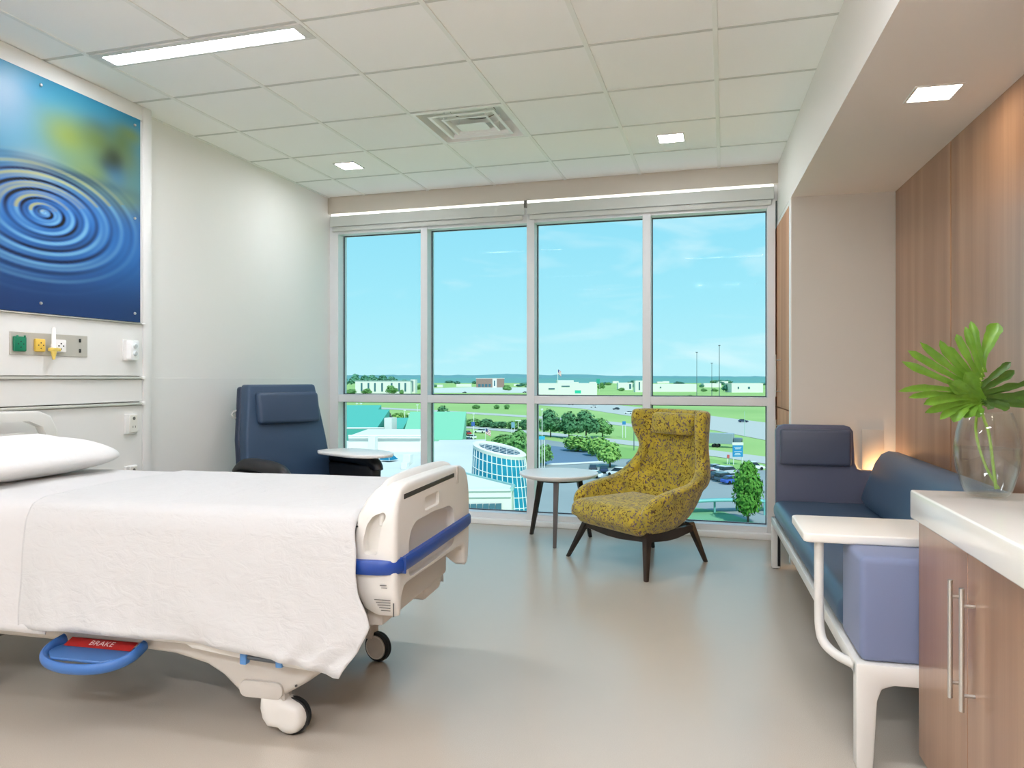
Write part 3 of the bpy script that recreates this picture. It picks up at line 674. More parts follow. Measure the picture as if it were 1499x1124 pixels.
# brake pedal: a blue hoop with a red strip
pd = part('brake_pedal', MB().tube([(-.955, -.44, .285), (-.945, -.50, .272), (-.97, -.555, .258), (-1.03, -.59, .250), (-1.12, -.60, .247), (-1.21, -.59, .250), (-1.275, -.555, .258), (-1.30, -.50, .272), (-1.29, -.44, .285)], .020, 12, sub=2, flat=0.7), mat('pedal_blue', (56, 104, 168), .35), bed, 'blue brake pedal hoop')
part('pedal_plate', MB().prism([(-1.29, -.43), (-1.285, -.52), (-1.22, -.575), (-1.02, -.575), (-.96, -.52), (-.955, -.43)], .262, .272, 'z', .003, 1), mat('pedal_blue2', (66, 110, 168), .4), pd)
part('brake_strip', MB().faces([(-1.265, -.474, .2735), (-.985, -.474, .2735), (-.985, -.432, .2900), (-1.265, -.432, .2900)], [(0, 1, 2, 3)]), mat('brake_red', (176, 44, 40), .4), pd, 'red strip reading BRAKE')
def text_mesh(body, size, m, name, parent, M):
    cu = bpy.data.curves.new(name, 'FONT'); cu.body = body; cu.size = size; cu.align_x = 'CENTER'; cu.align_y = 'CENTER'; cu.resolution_u = 2
    o = bpy.data.objects.new('_txt', cu); COL.objects.link(o)
    dg = bpy.context.evaluated_depsgraph_get(); dg.update()
    me = bpy.data.meshes.new_from_object(o.evaluated_get(dg)); bpy.data.objects.remove(o)
    me.transform(M); me.materials.clear(); me.materials.append(m); me.name = name
    return part(name, me, None, parent)
text_mesh('BRAKE', .034, mat('brake_white', (240, 220, 214), .5), 'brake_lettering', pd, Matrix.Translation((-1.12, -.4535, .2825)) @ Matrix.Rotation(RAD(21.4), 4, 'X'))
# headboard
def headboard():
    o = [(-.40, .60), (-.42, .80), (-.41, .98), (-.37, 1.05), (-.30, 1.078), (0, 1.085), (.30, 1.078), (.37, 1.05), (.41, .98), (.42, .80), (.40, .60)]
    cuts = [MB().prism([(s * .04, 1.035), (s * .24, 1.03), (s * .315, 1.0), (s * .345, .945), (s * .30, .955), (s * .22, .975), (s * .04, .98)], -2.25, -2.10, 'x') for s in (-1, 1)]
    b = MB(); b.prism(o, -2.19, -2.145, 'x', .014, 3, caps_only=True)
    part('headboard', cut(b, cuts, 'headboard', M_BED, BASES[bed.name]), None, bed)
headboard()

# ---------------------------------------------------------------- bedding
def cloth_mat(name, c, s=1.0):
    m = mat(name, c, 0.85, 0.2, sheen=0.2)
    nt = m.node_tree; b = nt.nodes['Principled BSDF']; N = nt.nodes.new; L = nt.links.new
    tc = N('ShaderNodeTexCoord')
    def nz(sc, stretch, det, dist):
        mp = N('ShaderNodeMapping'); mp.inputs['Scale'].default_value = stretch; L(tc.outputs['Object'], mp.inputs[0])
        t = N('ShaderNodeTexNoise'); t.inputs['Scale'].default_value = sc; t.inputs['Detail'].default_value = det; t.inputs['Distortion'].default_value = dist; L(mp.outputs[0], t.inputs['Vector']); return t
    a = nz(14, (1, 1, 1.6), 6, 1.2); c_ = nz(160, (1, 1, 1), 3, 0)
    ad = N('ShaderNodeMath'); ad.operation = 'MULTIPLY_ADD'; ad.inputs[1].default_value = 0.12; L(c_.outputs[0], ad.inputs[0]); L(a.outputs[0], ad.inputs[2])
    bp = N('ShaderNodeBump'); bp.inputs['Strength'].default_value = 0.36 * s; bp.inputs['Distance'].default_value = 0.012
    L(ad.outputs[0], bp.inputs['Height']); L(bp.outputs[0], b.inputs['Normal']); return m
M_BLANKET = cloth_mat('white_blanket_cloth', (196, 196, 195), 1.0)
M_SHEET = cloth_mat('white_sheet_cloth', (202, 201, 200), 0.5)
def drape(x0, xe, hem, off, nu=150, nv=96, wav=1.0, seed=0.0):
    """u along the bed, v across: far hem -> top -> near hem"""
    prof = [(.52 + off, .33), (.50 + off, .60), (.475 + off, .72), (.45 + off, .765 + off), (.41, .786 + off), (.2, .793 + off), (0, .796 + off), (-.2, .794 + off), (-.40, .787 + off), (-.446 - off, .768 + off), (-.472 - off, .72), (-.486 - off, .60), (-.51 - off, .30)]
    L_ = [0]
    for (a, b), (c, d) in zip(prof, prof[1:]): L_.append(L_[-1] + sqrt((a - c) ** 2 + (b - d) ** 2))
    ty = [(l / L_[-1], p[0]) for l, p in zip(L_, prof)]; tz = [(l / L_[-1], p[1]) for l, p in zip(L_, prof)]
    def f(u, v):
        y, z = lerp(ty, v), lerp(tz, v)
        xn = x0 + (-.15 - x0) * u
        if z < .74:
            h = hem(xn); z = h + (z - .30) * (.74 - h) / (.44)
        x = x0 + (xe(z, y) - x0) * u
        dn = max(0.0, min(1.0, (.74 - z) / .42)); s = 1 if y > 0 else -1
        n1 = noise.noise((x * 2.6 + seed, z * 1.2, 3.1)); n2 = noise.noise((x * 7 + z * 5 + seed, z * 6, 1.7)); n3 = noise.noise((x * 17 + seed, z * 13 + x * 5, 5.0))
        y += s * wav * dn * (.016 * n1 + .010 * n2 + .004 * n3 + .020 * dn * dn * max(0, sin(x * 9 + 1.3 * n1 * 3)) * .5)
        if dn > .80: y += s * .006 * sin((z - .30) * 330 + 2 * n1) * (dn - .80) * 5
        if z > .74: z += .0035 * noise.noise((x * 3 + seed, y * 3, 0)) + .0015 * noise.noise((x * 9, y * 9 + seed, 2))
        # fall at the foot end
        if u > .985 and z > .70: z -= (u - .985) / .015 * .02
        return (x, y, z)
    return MB().grid(f, nu, nv)
def xe_blanket(z, y):
    if y > .3: return -.15
    return lerp([(.27, -.168), (.30, -.150), (.35, -.11), (.43, -.068), (.47, -.080), (.53, -.112), (.60, -.124), (.70, -.126), (.76, -.138), (.80, -.138)], z)
bl = drape(-1.425, xe_blanket, lambda x: lerp([(-1.43, .335), (-1.2, .346), (-.8, .341), (-.41, .312), (-.167, .268)], x), .006)
o = single('blanket', bl, M_BLANKET, 'white woven blanket spread over the bed and hanging down its side', 'blanket', (0, 0, .6), FR_B)
add_mod(o, 'SOLIDIFY', thickness=.006, offset=1.0)
b2 = drape(-2.11, lambda z, y: -1.30, lambda x: .325, .0, 60, 80, .5, 9.0)
o = single('bed_sheet', b2, M_SHEET, 'smooth white bed sheet showing between pillow and blanket edge', 'bed sheet', (-1.7, 0, .6), FR_B)
add_mod(o, 'SOLIDIFY', thickness=.004, offset=1.0)
def pillow():
    def f(u, v):
        a = 2 * pi * u; p = pi * (v - .5)
        def se(w, e): return (abs(w) ** e) * (1 if w >= 0 else -1)
        cx, cy = se(cos(p), .55) * se(cos(a), .42), se(cos(p), .55) * se(sin(a), .42)
        edge = max(abs(cx), abs(cy))
        h = se(sin(p), .9) * (1 - .75 * max(0, edge - .2) ** 1.5)
        x = -1.915 + .215 * cx * (1 - .06 * (1 - cy * cy)); y = -.01 + .405 * cy
        z = .865 + (.108 if h > 0 else .068) * h + .004 * noise.noise((x * 8, y * 8, z_ if False else 0))
        z += .035 * max(0, (-x - 1.9) / .2) * (h > -2)
        return (x, y, z)
    return MB().grid(f, 64, 33, cu=True)
pb = pillow(); bmesh.ops.remove_doubles(pb.bm, verts=pb.bm.verts, dist=1e-5); bmesh.ops.recalc_face_normals(pb.bm, faces=pb.bm.faces)
single('pillow', pb, cloth_mat('white_pillow_cloth', (226, 225, 223), 0.5), 'plump white pillow lying against the headboard', 'pillow', (-1.915, 0, .79), FR_B)
# ---------------------------------------------------------------- recliner (local x = facing direction)
FR_C = Matrix.Translation((-3.10, 4.72, 0)) @ Matrix.Rotation(RAD(-26), 4, 'Z')
M_NAVY = mat('navy_vinyl', (56, 78, 104), 0.42, 0.4, bump=(220, 0.05))
M_NAVYD = mat('navy_vinyl_dark', (40, 52, 74), 0.42, 0.4, bump=(220, 0.05))
M_URE = mat('black_urethane', (30, 30, 33), 0.42, 0.5)
rc = thing('recliner', 'navy blue medical recliner with side tray in the window corner', 'recliner', (0, 0, 0), FR_C)
def shear_back(o, hz=.45, k=-.18):
    for v in o.bm.verts: v.co.x += k * (v.co.z - hz)
    return o
b = MB(); b.prism([(-.34, .44), (-.325, .80), (-.272, 1.19), (.272, 1.19), (.325, .80), (.36, .44)], 0.0, .11, 'x', .018, 3)
part('backrest', shear_back(b), M_NAVY, rc)
b = MB(); b.prism([(-.348, .44), (-.333, .80), (-.280, 1.175), (.280, 1.175), (.333, .80), (.352, .44)], -.055, .004, 'x', .02, 3)
part('back_shell', shear_back(b), M_NAVYD, rc)
b = MB(); b.box(.10, .165, -.235, .262, .912, 1.135, .028, 5)
part('headrest', shear_back(b), mat('navy_pillow', (58, 76, 100), .4, .4), rc)
b = MB(); b.box(-.075, -.045, -.30, -.285, .93, 1.0, .004, 1); b.tube([(-.03, -.286, .95), (-.05, -.325, .955), (-.06, -.33, .99), (-.03, -.29, 1.01)], .008, 8, sub=1)
part('push_handle', shear_back(b), mat('handle_grey', (180, 180, 176), .4), rc)
part('seat', MB().box(.02, .60, -.30, .30, .34, .47, .04, 4), M_NAVY, rc)
part('leg_rest', MB().box(.575, .635, -.27, .27, .14, .45, .025, 3), M_NAVY, rc)
for s in (-1, 1):
    yy = s * .365
    a = part('arm', MB().prism([(-.03, .20), (.55, .20), (.60, .30), (.615, .58), (.56, .615), (.06, .60), (-.05, .57)], yy - .045, yy + .045, 'y', .015, 3), M_URE, rc)
    part('arm_cap', MB().tube([(-.02, yy, .585), (.06, yy, .635), (.20, yy, .652), (.50, yy, .645), (.62, yy, .62), (.635, yy, .58)], [.03, .042, .048, .05, .045, .035], 14, sub=2), M_URE, a)
    for x in (.06, .50): part('leg', MB().box(x, x + .05, yy - .02, yy + .02, .075, .22, .004, 1), M_URE, rc)
    for x in (.085, .525):
        part('caster', MB().lathe([(0, .014), (.030, .012), (.0375, .008), (.0375, -.008), (.030, -.012), (0, -.014)], 20, (x, yy, .0375), 'y'), M_BLACK, rc)
tp = [(.12, .27), (.16, .17), (.24, .125), (.62, .13), (.74, .19), (.80, .28), (.78, .38), (.70, .45), (.52, .50), (.30, .47), (.17, .40)]
tr = part('side_tray', MB().prism(tp, .684, .708, 'z', .009, 3), mat('tray_white', (236, 234, 230), .3, .5), rc, 'white swivel tray')
part('tray_arm', MB().cyl((.42, .365, .64), (.42, .365, .69), .02), M_URE, tr)

# ---------------------------------------------------------------- yellow wing chair (local x = image right, -y = towards viewer)
FR_Y = Matrix.Translation((-.535, 5.03, 0)) @ Matrix.Rotation(RAD(-40.25), 4, 'Z')
def chair_fabric():
    m = mat('yellow_fabric', (190, 166, 44), 0.85, 0.2, sheen=0.3)
    nt = m.node_tree; b = nt.nodes['Principled BSDF']; N = nt.nodes.new; L = nt.links.new
    tc = N('ShaderNodeTexCoord')
    nd = N('ShaderNodeTexNoise'); nd.inputs['Scale'].default_value = 30; nd.inputs['Detail'].default_value = 2; L(tc.outputs['Object'], nd.inputs['Vector'])
    sc = N('ShaderNodeVectorMath'); sc.operation = 'SCALE'; sc.inputs['Scale'].default_value = 0.055; L(nd.outputs['Color'], sc.inputs[0])
    ad = N('ShaderNodeVectorMath'); ad.operation = 'ADD'; L(tc.outputs['Object'], ad.inputs[0]); L(sc.outputs[0], ad.inputs[1])
    # small brush marks: voronoi edge lines broken by noise
    v = N('ShaderNodeTexVoronoi'); v.feature = 'DISTANCE_TO_EDGE'; v.inputs['Scale'].default_value = 36; L(ad.outputs[0], v.inputs['Vector'])
    e = N('ShaderNodeMath'); e.operation = 'LESS_THAN'; e.inputs[1].default_value = 0.10; L(v.outputs['Distance'], e.inputs[0])
    n2 = N('ShaderNodeTexNoise'); n2.inputs['Scale'].default_value = 62; n2.inputs['Detail'].default_value = 1; L(tc.outputs['Object'], n2.inputs['Vector'])
    g2 = N('ShaderNodeMath'); g2.operation = 'GREATER_THAN'; g2.inputs[1].default_value = 0.50; L(n2.outputs[0], g2.inputs[0])
    mk = N('ShaderNodeMath'); mk.operation = 'MULTIPLY'; L(e.outputs[0], mk.inputs[0]); L(g2.outputs[0], mk.inputs[1])
    # mark colour drifts from brown to grey violet
    n3 = N('ShaderNodeTexNoise'); n3.inputs['Scale'].default_value = 11; n3.inputs['Detail'].default_value = 3; L(tc.outputs['Object'], n3.inputs['Vector'])
    r3 = N('ShaderNodeValToRGB'); r3.color_ramp.elements[0].position = 0.42; r3.color_ramp.elements[1].position = 0.60
    r3.color_ramp.elements[0].color = (*lin((92, 70, 24)), 1); r3.color_ramp.elements[1].color = (*lin((100, 84, 92)), 1); L(n3.outputs[0], r3.inputs[0])
    # ground colour
    n4 = N('ShaderNodeTexNoise'); n4.inputs['Scale'].default_value = 16; n4.inputs['Detail'].default_value = 4; L(tc.outputs['Object'], n4.inputs['Vector'])
    r4 = N('ShaderNodeValToRGB'); r4.color_ramp.elements[0].position = 0.35; r4.color_ramp.elements[1].position = 0.65
    r4.color_ramp.elements[0].color = (*lin((158, 144, 58)), 1); r4.color_ramp.elements[1].color = (*lin((194, 170, 54)), 1); L(n4.outputs[0], r4.inputs[0])
    # darker clustered blotches
    n5 = N('ShaderNodeTexNoise'); n5.inputs['Scale'].default_value = 24; n5.inputs['Detail'].default_value = 3; L(ad.outputs[0], n5.inputs['Vector'])
    r5 = N('ShaderNodeValToRGB'); r5.color_ramp.elements[0].position = 0.60; r5.color_ramp.elements[1].position = 0.66; L(n5.outputs[0], r5.inputs[0])
    m1 = N('ShaderNodeMix'); m1.data_type = 'RGBA'; L(mk.outputs[0], m1.inputs['Factor']); L(r4.outputs[0], m1.inputs['A']); L(r3.outputs[0], m1.inputs['B'])
    f5 = N('ShaderNodeMath'); f5.operation = 'MULTIPLY'; f5.inputs[1].default_value = 0.6; L(r5.outputs[0], f5.inputs[0])
    m2 = N('ShaderNodeMix'); m2.data_type = 'RGBA'; L(f5.outputs[0], m2.inputs['Factor']); L(m1.outputs['Result'], m2.inputs['A']); m2.inputs['B'].default_value = (*lin((112, 94, 62)), 1)
    L(m2.outputs['Result'], b.inputs['Base Color'])
    bp = N('ShaderNodeBump'); bp.inputs['Strength'].default_value = 0.25; bp.inputs['Distance'].default_value = 0.004; L(n2.outputs[0], bp.inputs['Height']); L(bp.outputs[0], b.inputs['Normal'])
    return m
M_YEL = chair_fabric()
M_DWOOD = wood('espresso_wood', (34, 26, 20), (44, 34, 26), (56, 44, 34), 0.35)
wc = thing('wing_chair', 'mustard yellow patterned wing armchair on dark splayed wooden legs', 'armchair', (0, 0, 0), FR_Y)
ZL = [.262, .285, .32, .36, .40, .44, .47, .492, .508, .521, .532, .545, .56, .585, .62, .665, .71, .75, .79, .825, .86, .90, .94, .98, 1.03]
T_YF = [(.262, -.24), (.30, -.32), (.37, -.365), (.41, -.365), (.44, -.345), (.47, -.310), (.492, -.27), (.508, -.20), (.521, -.11), (.532, -.02), (.545, .055), (.56, .105), (.585, .15), (.62, .188), (.665, .222), (.71, .24), (.75, .243), (.79, .234), (.825, .216), (.86, .198), (.90, .186), (.94, .182), (.98, .186), (1.03, .20)]
T_W = [(.262, .24), (.285, .285), (.32, .315), (.40, .340), (.47, .348), (.53, .345), (.58, .330), (.62, .312), (.68, .288), (.74, .268), (.80, .264), (.86, .272), (.92, .280), (1.015, .276)]
T_YB = [(.262, .10), (.285, .18), (.32, .24), (.36, .285), (.42, .325), (.48, .345), (.56, .352), (.70, .352), (.85, .366), (1.015, .388)]
def shell():
    nt_ = 31; me = MB(); R = []
    for z in ZL:
        yf, w, yb = lerp(T_YF, z), lerp(T_W, z), lerp(T_YB, z); row = []
        nexp = lerp([(.26, 2.6), (.5, 3.0), (.7, 3.2), (1.05, 3.4)], z)
        for i in range(nt_):
            t = -1 + 2 * i / (nt_ - 1); a = abs(t) * pi / 2; sg = 1 if t >= 0 else -1
            fl = lerp([(0, 0), (.6, 0), (1, 1)], abs(t))
            wing = lerp([(.74, 0), (.86, .035), (1.05, .035)], z) * fl
            x = sg * (w * abs(sin(a)) ** (2 / nexp) + wing); y = yb - (yb - yf) * (1 - abs(cos(a)) ** (2 / nexp))
            row.append((x, y, z))
        R.append(row)
    V = [p for r in R for p in r]; F = []
    for j in range(len(R) - 1):
        for i in range(nt_ - 1): F.append((j * nt_ + i, (j + 1) * nt_ + i, (j + 1) * nt_ + i + 1, j * nt_ + i + 1))
    me.faces(V, F); me.ang = 80
    o = part('shell', me, M_YEL, wc)
    add_mod(o, 'SMOOTH', factor=0.5, iterations=3)
    add_mod(o, 'SOLIDIFY', thickness=.078, offset=0.0, use_even_offset=False)
    add_mod(o, 'SUBSURF', levels=1, render_levels=1)
    apply_mods(o)
    for p in o.data.polygons: p.use_smooth = True
    return o
shell()
b = MB(); b.box(-.305, .305, -.385, .16, .245, .428, .07, 5)
for v in b.bm.verts:
    c = v.co; c.z += .022 * (1 - (c.x / .31) ** 2) * (1 if c.z > .33 else 0)
    if c.y < -.2: c.x *= 1 + .12 * (-.2 - c.y) / .2
    if c.y > -.1: c.x *= 1 - .25 * (c.y + .1) / .26
    if c.z > .35 and c.y < -.3: c.z -= .015
    if c.z < .30: c.y += .04 if c.y < -.3 else 0
b.ang = 80
part('seat_cushion', b, M_YEL, wc)
b = MB(); b.box(-.22, .22, -.26, .08, .235, .30, .03, 3)
part('seat_base', b, M_YEL, wc)
# head cushion leaning on the back, 
hp = MB(); hp.box(-.19, .19, .258, .335, .846, .994, .034, 5)
for v in hp.bm.verts: v.co.y -= .022 * (1 - (v.co.x / .2) ** 2) * (1 if v.co.y < .3 else 0) - .10 * (v.co.z - .94)
hp.ang = 80
part('head_cushion', hp, M_YEL, wc)
tops = [(-.285, -.235), (.285, -.235), (.20, .235), (-.20, .235)]; feet = [(-.385, -.338), (.385, -.338), (.250, .340), (-.250, .340)]
for (tx, ty_), (fx, fy) in zip(tops, feet):
    m = MB(); d = Vector((fx - tx, fy - ty_, -.275)); n = 4
    q = lambda cx, cy, z, s: [(cx - s, cy - s, z), (cx + s, cy - s, z), (cx + s, cy + s, z), (cx - s, cy + s, z)]
    V = q(fx, fy, 0, .0125) + q(tx, ty_, .275, .024)
    m.faces(V, [(3, 2, 1, 0), (4, 5, 6, 7)] + [(i, (i + 1) % 4, 4 + (i + 1) % 4, 4 + i) for i in range(4)])
    bmesh.ops.bevel(m.bm, geom=m.bm.edges[:], offset=.003, segments=2, affect='EDGES')
    part('leg', m, M_DWOOD, wc)
def rail(p0, p1):
    p0 = Vector(p0); p1 = Vector(p1); d = (p1 - p0); L_ = d.length; ang = atan2(d.y, d.x)
    prof = [(0, .215), (L_ * .25, .200), (L_ * .4, .192), (L_ * .6, .192), (L_ * .75, .200), (L_, .215), (L_, .258), (0, .258)]
    return MB().prism(prof, -.012, .012, 'y', .003, 1, M=Matrix.Translation((p0.x, p0.y, 0)) @ Matrix.Rotation(ang, 4, 'Z'))
C4 = [(-.305, -.255, 0), (.305, -.255, 0), (.214, .255, 0), (-.214, .255, 0)]
for i in range(4): part('frame_rail', rail(C4[i], C4[(i + 1) % 4]), M_DWOOD, wc)

# ---------------------------------------------------------------- round side table
TC = Vector((-1.223, 5.518, 0))
st = thing('side_table', 'round white topped side table with dark wooden legs beside the yellow chair', 'side table', TC)
part('tabletop', MB().lathe([(0, .478), (.255, .478), (.285, .488), (.300, .503), (.302, .511), (.298, .516), (0, .517)], 64, TC), mat('table_white', (240, 238, 236), .3, .5), st)
part('top_ring', MB().lathe([(0, .455), (.17, .455), (.17, .478), (0, .478)], 40, TC), M_DWOOD, st)
for fx, fy in ((-1.472, 5.643), (-1.191, 5.237), (-1.007, 5.673)):
    d = Vector((fx, fy, 0)) - TC; t = TC + d * .62
    m = MB(); ang = atan2(d.y, d.x)
    def q(c, z, s, w): return [(c.x + cos(ang) * a * s - sin(ang) * e * w, c.y + sin(ang) * a * s + cos(ang) * e * w, z) for a, e in ((-1, -1), (1, -1), (1, 1), (-1, 1))]
    V = q(Vector((fx, fy, 0)), 0, .013, .013) + q(t, .478, .020, .020)
    m.faces(V, [(3, 2, 1, 0), (4, 5, 6, 7)] + [(i, (i + 1) % 4, 4 + (i + 1) % 4, 4 + i) for i in range(4)])
    bmesh.ops.bevel(m.bm, geom=m.bm.edges[:], offset=.003, segments=2, affect='EDGES')
    part('leg', m, M_DWOOD, st)

# ---------------------------------------------------------------- sofa (alcove frame)
M_SOFA = mat('sofa_vinyl', (64, 86, 110), 0.36, 0.45, bump=(200, 0.04))
M_SOFAP = mat('sofa_vinyl_plum', (90, 94, 114), 0.40, 0.4, bump=(200, 0.04))
M_SOFAL = mat('sofa_block_blue', (112, 122, 152), 0.55, 0.35, bump=(200, 0.05), sheen=0.1)
M_SFRAME = mat('sofa_frame_paint', (214, 212, 206), 0.35, 0.5)
sf = thing('sofa', 'long navy vinyl daybed sofa with headrest panel on pale metal frame', 'sofa', (.9, 3.8, 0), FR_R)
X0, X1, Y0, Y1 = .508, 1.26, 2.537, 5.09
fr = MB()
fr.box(X0, X0 + .035, Y0, Y1, .285, .332, .006, 2).box(X1 - .035, X1, Y0, Y1, .285, .332, .006, 2)
fr.box(X0, X1, Y1 - .04, Y1, .285, .332, .006, 2)
part('frame', fr, M_SFRAME, sf)
part('end_bracket', MB().prism([(X0, 0), (X0 + .05, 0), (X0 + .062, .22), (X0 + .075, .258), (X0 + .11, .272), (X1 - .11, .272), (X1 - .075, .258), (X1 - .062, .22), (X1 - .05, 0), (X1, 0), (X1, .334), (X0, .334)], Y0 - .012, Y0 + .038, 'y', .006, 2), M_SFRAME, sf)
for x in (X0, X1 - .05):
    part('leg', MB().box(x, x + .05, Y1 - .05, Y1, .004, .30, .006, 2), M_SFRAME, sf)
    part('leg_trim', MB().box(x + .035, x + .052, Y1 - .054, Y1 - .049, .02, .285), M_BLACK, sf, 'black leg insert')
for (x, y) in ((X0 + .025, Y0 + .012), (X0 + .025, Y1 - .025), (X1 - .025, Y1 - .025)):
    part('glide', MB().cyl((x, y, 0), (x, y, .006), .02, n=14), M_BLACK, sf)
part('under_shelf', MB().box(X0 + .10, X1 - .12, Y0 + .12, Y0 + .2, .235, .262, .006, 2), M_SFRAME, sf)
part('cross_bar', MB().box(X0 + .12, X1 - .12, 4.7, 4.74, .08, .10, .004, 1).box(X0 + .12, X0 + .14, 4.7, 4.72, .08, .29).box(X1 - .14, X1 - .12, 4.7, 4.72, .08, .29), M_SFRAME, sf)
b = MB(); b.box(X0 + .004, X1 - .02, Y0 + .30, Y1 - .06, .334, .452, .05, 6); b.ang = 80
part('seat_cushion', b, M_SOFA, sf)
b = MB(); b.box(X0 + .016, X1 - .03, Y0 + .008, Y0 + .305, .334, .668, .022, 5); b.ang = 80
part('arm_block', b, M_SOFAL, sf, 'lighter blue padded arm block')
# far end panel with tall headrest part
pn = [(X0 + .022, .334), (X1 - .03, .334), (X1 - .03, .655), (1.04, .655), (1.018, .665), (1.004, .70), (.994, .90), (.975, .928), (.945, .938), (X0 + .075, .938), (X0 + .04, .928), (X0 + .022, .90)]
part('end_panel', MB().prism(pn, 5.02, 5.088, 'y', .016, 3, caps_only=True), M_SOFAP, sf)
b = MB(); b.box(X0 + .045, .978, 4.975, 5.025, .682, .912, .022, 4); b.ang = 80
part('head_cushion', b, mat('sofa_pillow', (78, 84, 102), .38, .45), sf)
# long bolster back: slanted rounded profile along the wall
pf = [(1.035, .456), (1.012, .50), (1.03, .56), (1.09, .72), (1.125, .775), (1.165, .795), (1.22, .788), (1.262, .76), (1.272, .70), (1.262, .456)]
b = MB(); b.prism(pf, 3.05, 4.93, 'y', .04, 4, caps_only=True); b.ang = 60
part('backrest', b, M_SOFA, sf)
# swivel tablet on a bent post
tb = MB(); tb.prism([(.380, 2.745), (.386, 2.733), (.400, 2.726), (.87, 2.726), (.89, 2.745), (.89, 3.07), (.872, 3.088), (.402, 3.088), (.388, 3.08), (.383, 3.068)], .668, .700, 'z', .008, 3)
t_ = part('tablet', tb, mat('tablet_white', (232, 229, 221), .3, .5), sf, 'white swivel tablet')
part('tablet_post', MB().tube([(.436, 2.77, .68), (.436, 2.77, .55), (.436, 2.77, .44), (.437, 2.768, .36), (.445, 2.75, .318), (.475, 2.69, .300), (.505, 2.63, .302), (.525, 2.59, .305)], .016, 16, sub=2), M_SFRAME, t_)

# ---------------------------------------------------------------- base cabinet and worktop
cb = thing('base_cabinet', 'walnut laminate base cabinet with two visible doors under the white worktop', 'cabinet', (.95, 1.7, 0), FR_R)
part('body', MB().box(.690 + .012, XR - .027, .60, 2.521, .068, .802), M_WOODP, cb)
part('plinth', MB().box(.75, XR - .03, .62, 2.49, 0, .07), mat('plinth_dark', (70, 60, 52), .5), cb)
dy = [2.521, 2.104, 1.687, 1.27, .85, .602]
for k, (a, b_) in enumerate(zip(dy, dy[1:])):
    d = part('door', MB().box(.686, .704, b_ + .0015, a - .0015, .071, .799, .0015, 1), M_WOODP, cb)
    hy = (2.136, 2.053, 1.32, 1.22, .65)[k]
    part('handle', MB().cyl((.656, hy, .406), (.656, hy, .713), .006, n=14).cyl((.656, hy, .446), (.688, hy, .446), .0045, n=10).cyl((.656, hy, .670), (.688, hy, .670), .0045, n=10), M_STEEL, d)
wt = MB(); wt.box(.665, XR - .027, .56, 2.534, .802, .890, .006, 3)
single('worktop', wt, mat('solid_surface_white', (234, 232, 226), .14, .5), 'thick glossy white worktop running over the wood cabinet', 'worktop', (.95, 1.7, .79), FR_R)
# ---------------------------------------------------------------- glass vase with one cut leaf in two halves, the right one coloured as shaded
VX, VY, VZ = .844, 2.43, .89
def real_glass(name, tint, ior, rough=0.0):
    m = bpy.data.materials.new(name); m.use_nodes = True; MATS[name] = m
    nt = m.node_tree; nt.nodes.clear(); N = nt.nodes.new; L = nt.links.new
    t = N('ShaderNodeBsdfTransparent'); t.inputs[0].default_value = (*tint, 1)
    g = N('ShaderNodeBsdfGlossy'); g.inputs['Roughness'].default_value = rough + .01
    lw = N('ShaderNodeLayerWeight'); lw.inputs['Blend'].default_value = .5
    pw = N('ShaderNodeMath'); pw.operation = 'POWER'; pw.inputs[1].default_value = 3.5; L(lw.outputs['Facing'], pw.inputs[0])
    ma = N('ShaderNodeMath'); ma.operation = 'MULTIPLY_ADD'; ma.inputs[1].default_value = .55; ma.inputs[2].default_value = .035; L(pw.outputs[0], ma.inputs[0])
    mx = N('ShaderNodeMixShader'); L(ma.outputs[0], mx.inputs[0]); L(t.outputs[0], mx.inputs[1]); L(g.outputs[0], mx.inputs[2])
    o = N('ShaderNodeOutputMaterial'); L(mx.outputs[0], o.inputs[0]); return m
va = thing('glass_vase', 'clear rounded glass vase half filled with water on the worktop', 'vase', (VX, VY, VZ), FR_R)
prof = [(0, .002), (.046, .0025), (.056, .008), (.066, .03), (.080, .075), (.0865, .115), (.0865, .15), (.081, .19), (.072, .225), (.064, .246)]
inner = [(r - .0035 if r > .01 else 0, z + (.007 if i < 2 else .0)) for i, (r, z) in enumerate(prof)]
V_OUT = [(r, VZ + z) for r, z in prof] + [(.0625, VZ + .248)] + [(r, VZ + max(z, .010)) for r, z in inner[::-1]]
part('vase_wall', MB().lathe(V_OUT, 56, (VX, VY, 0)), real_glass('vase_glass', (.97, .985, .98), 1.08), va)
wp_ = [(0, .0115), (.043, .0115), (.053, .014)] + [(r - .004, z) for r, z in prof if .02 < z < .14] + [(.0822, .143), (0, .143)]
part('water', MB().lathe([(r, VZ + z) for r, z in wp_], 48, (VX, VY, 0)), real_glass('vase_water', (.95, .975, .975), 1.12), va, 'clear water')

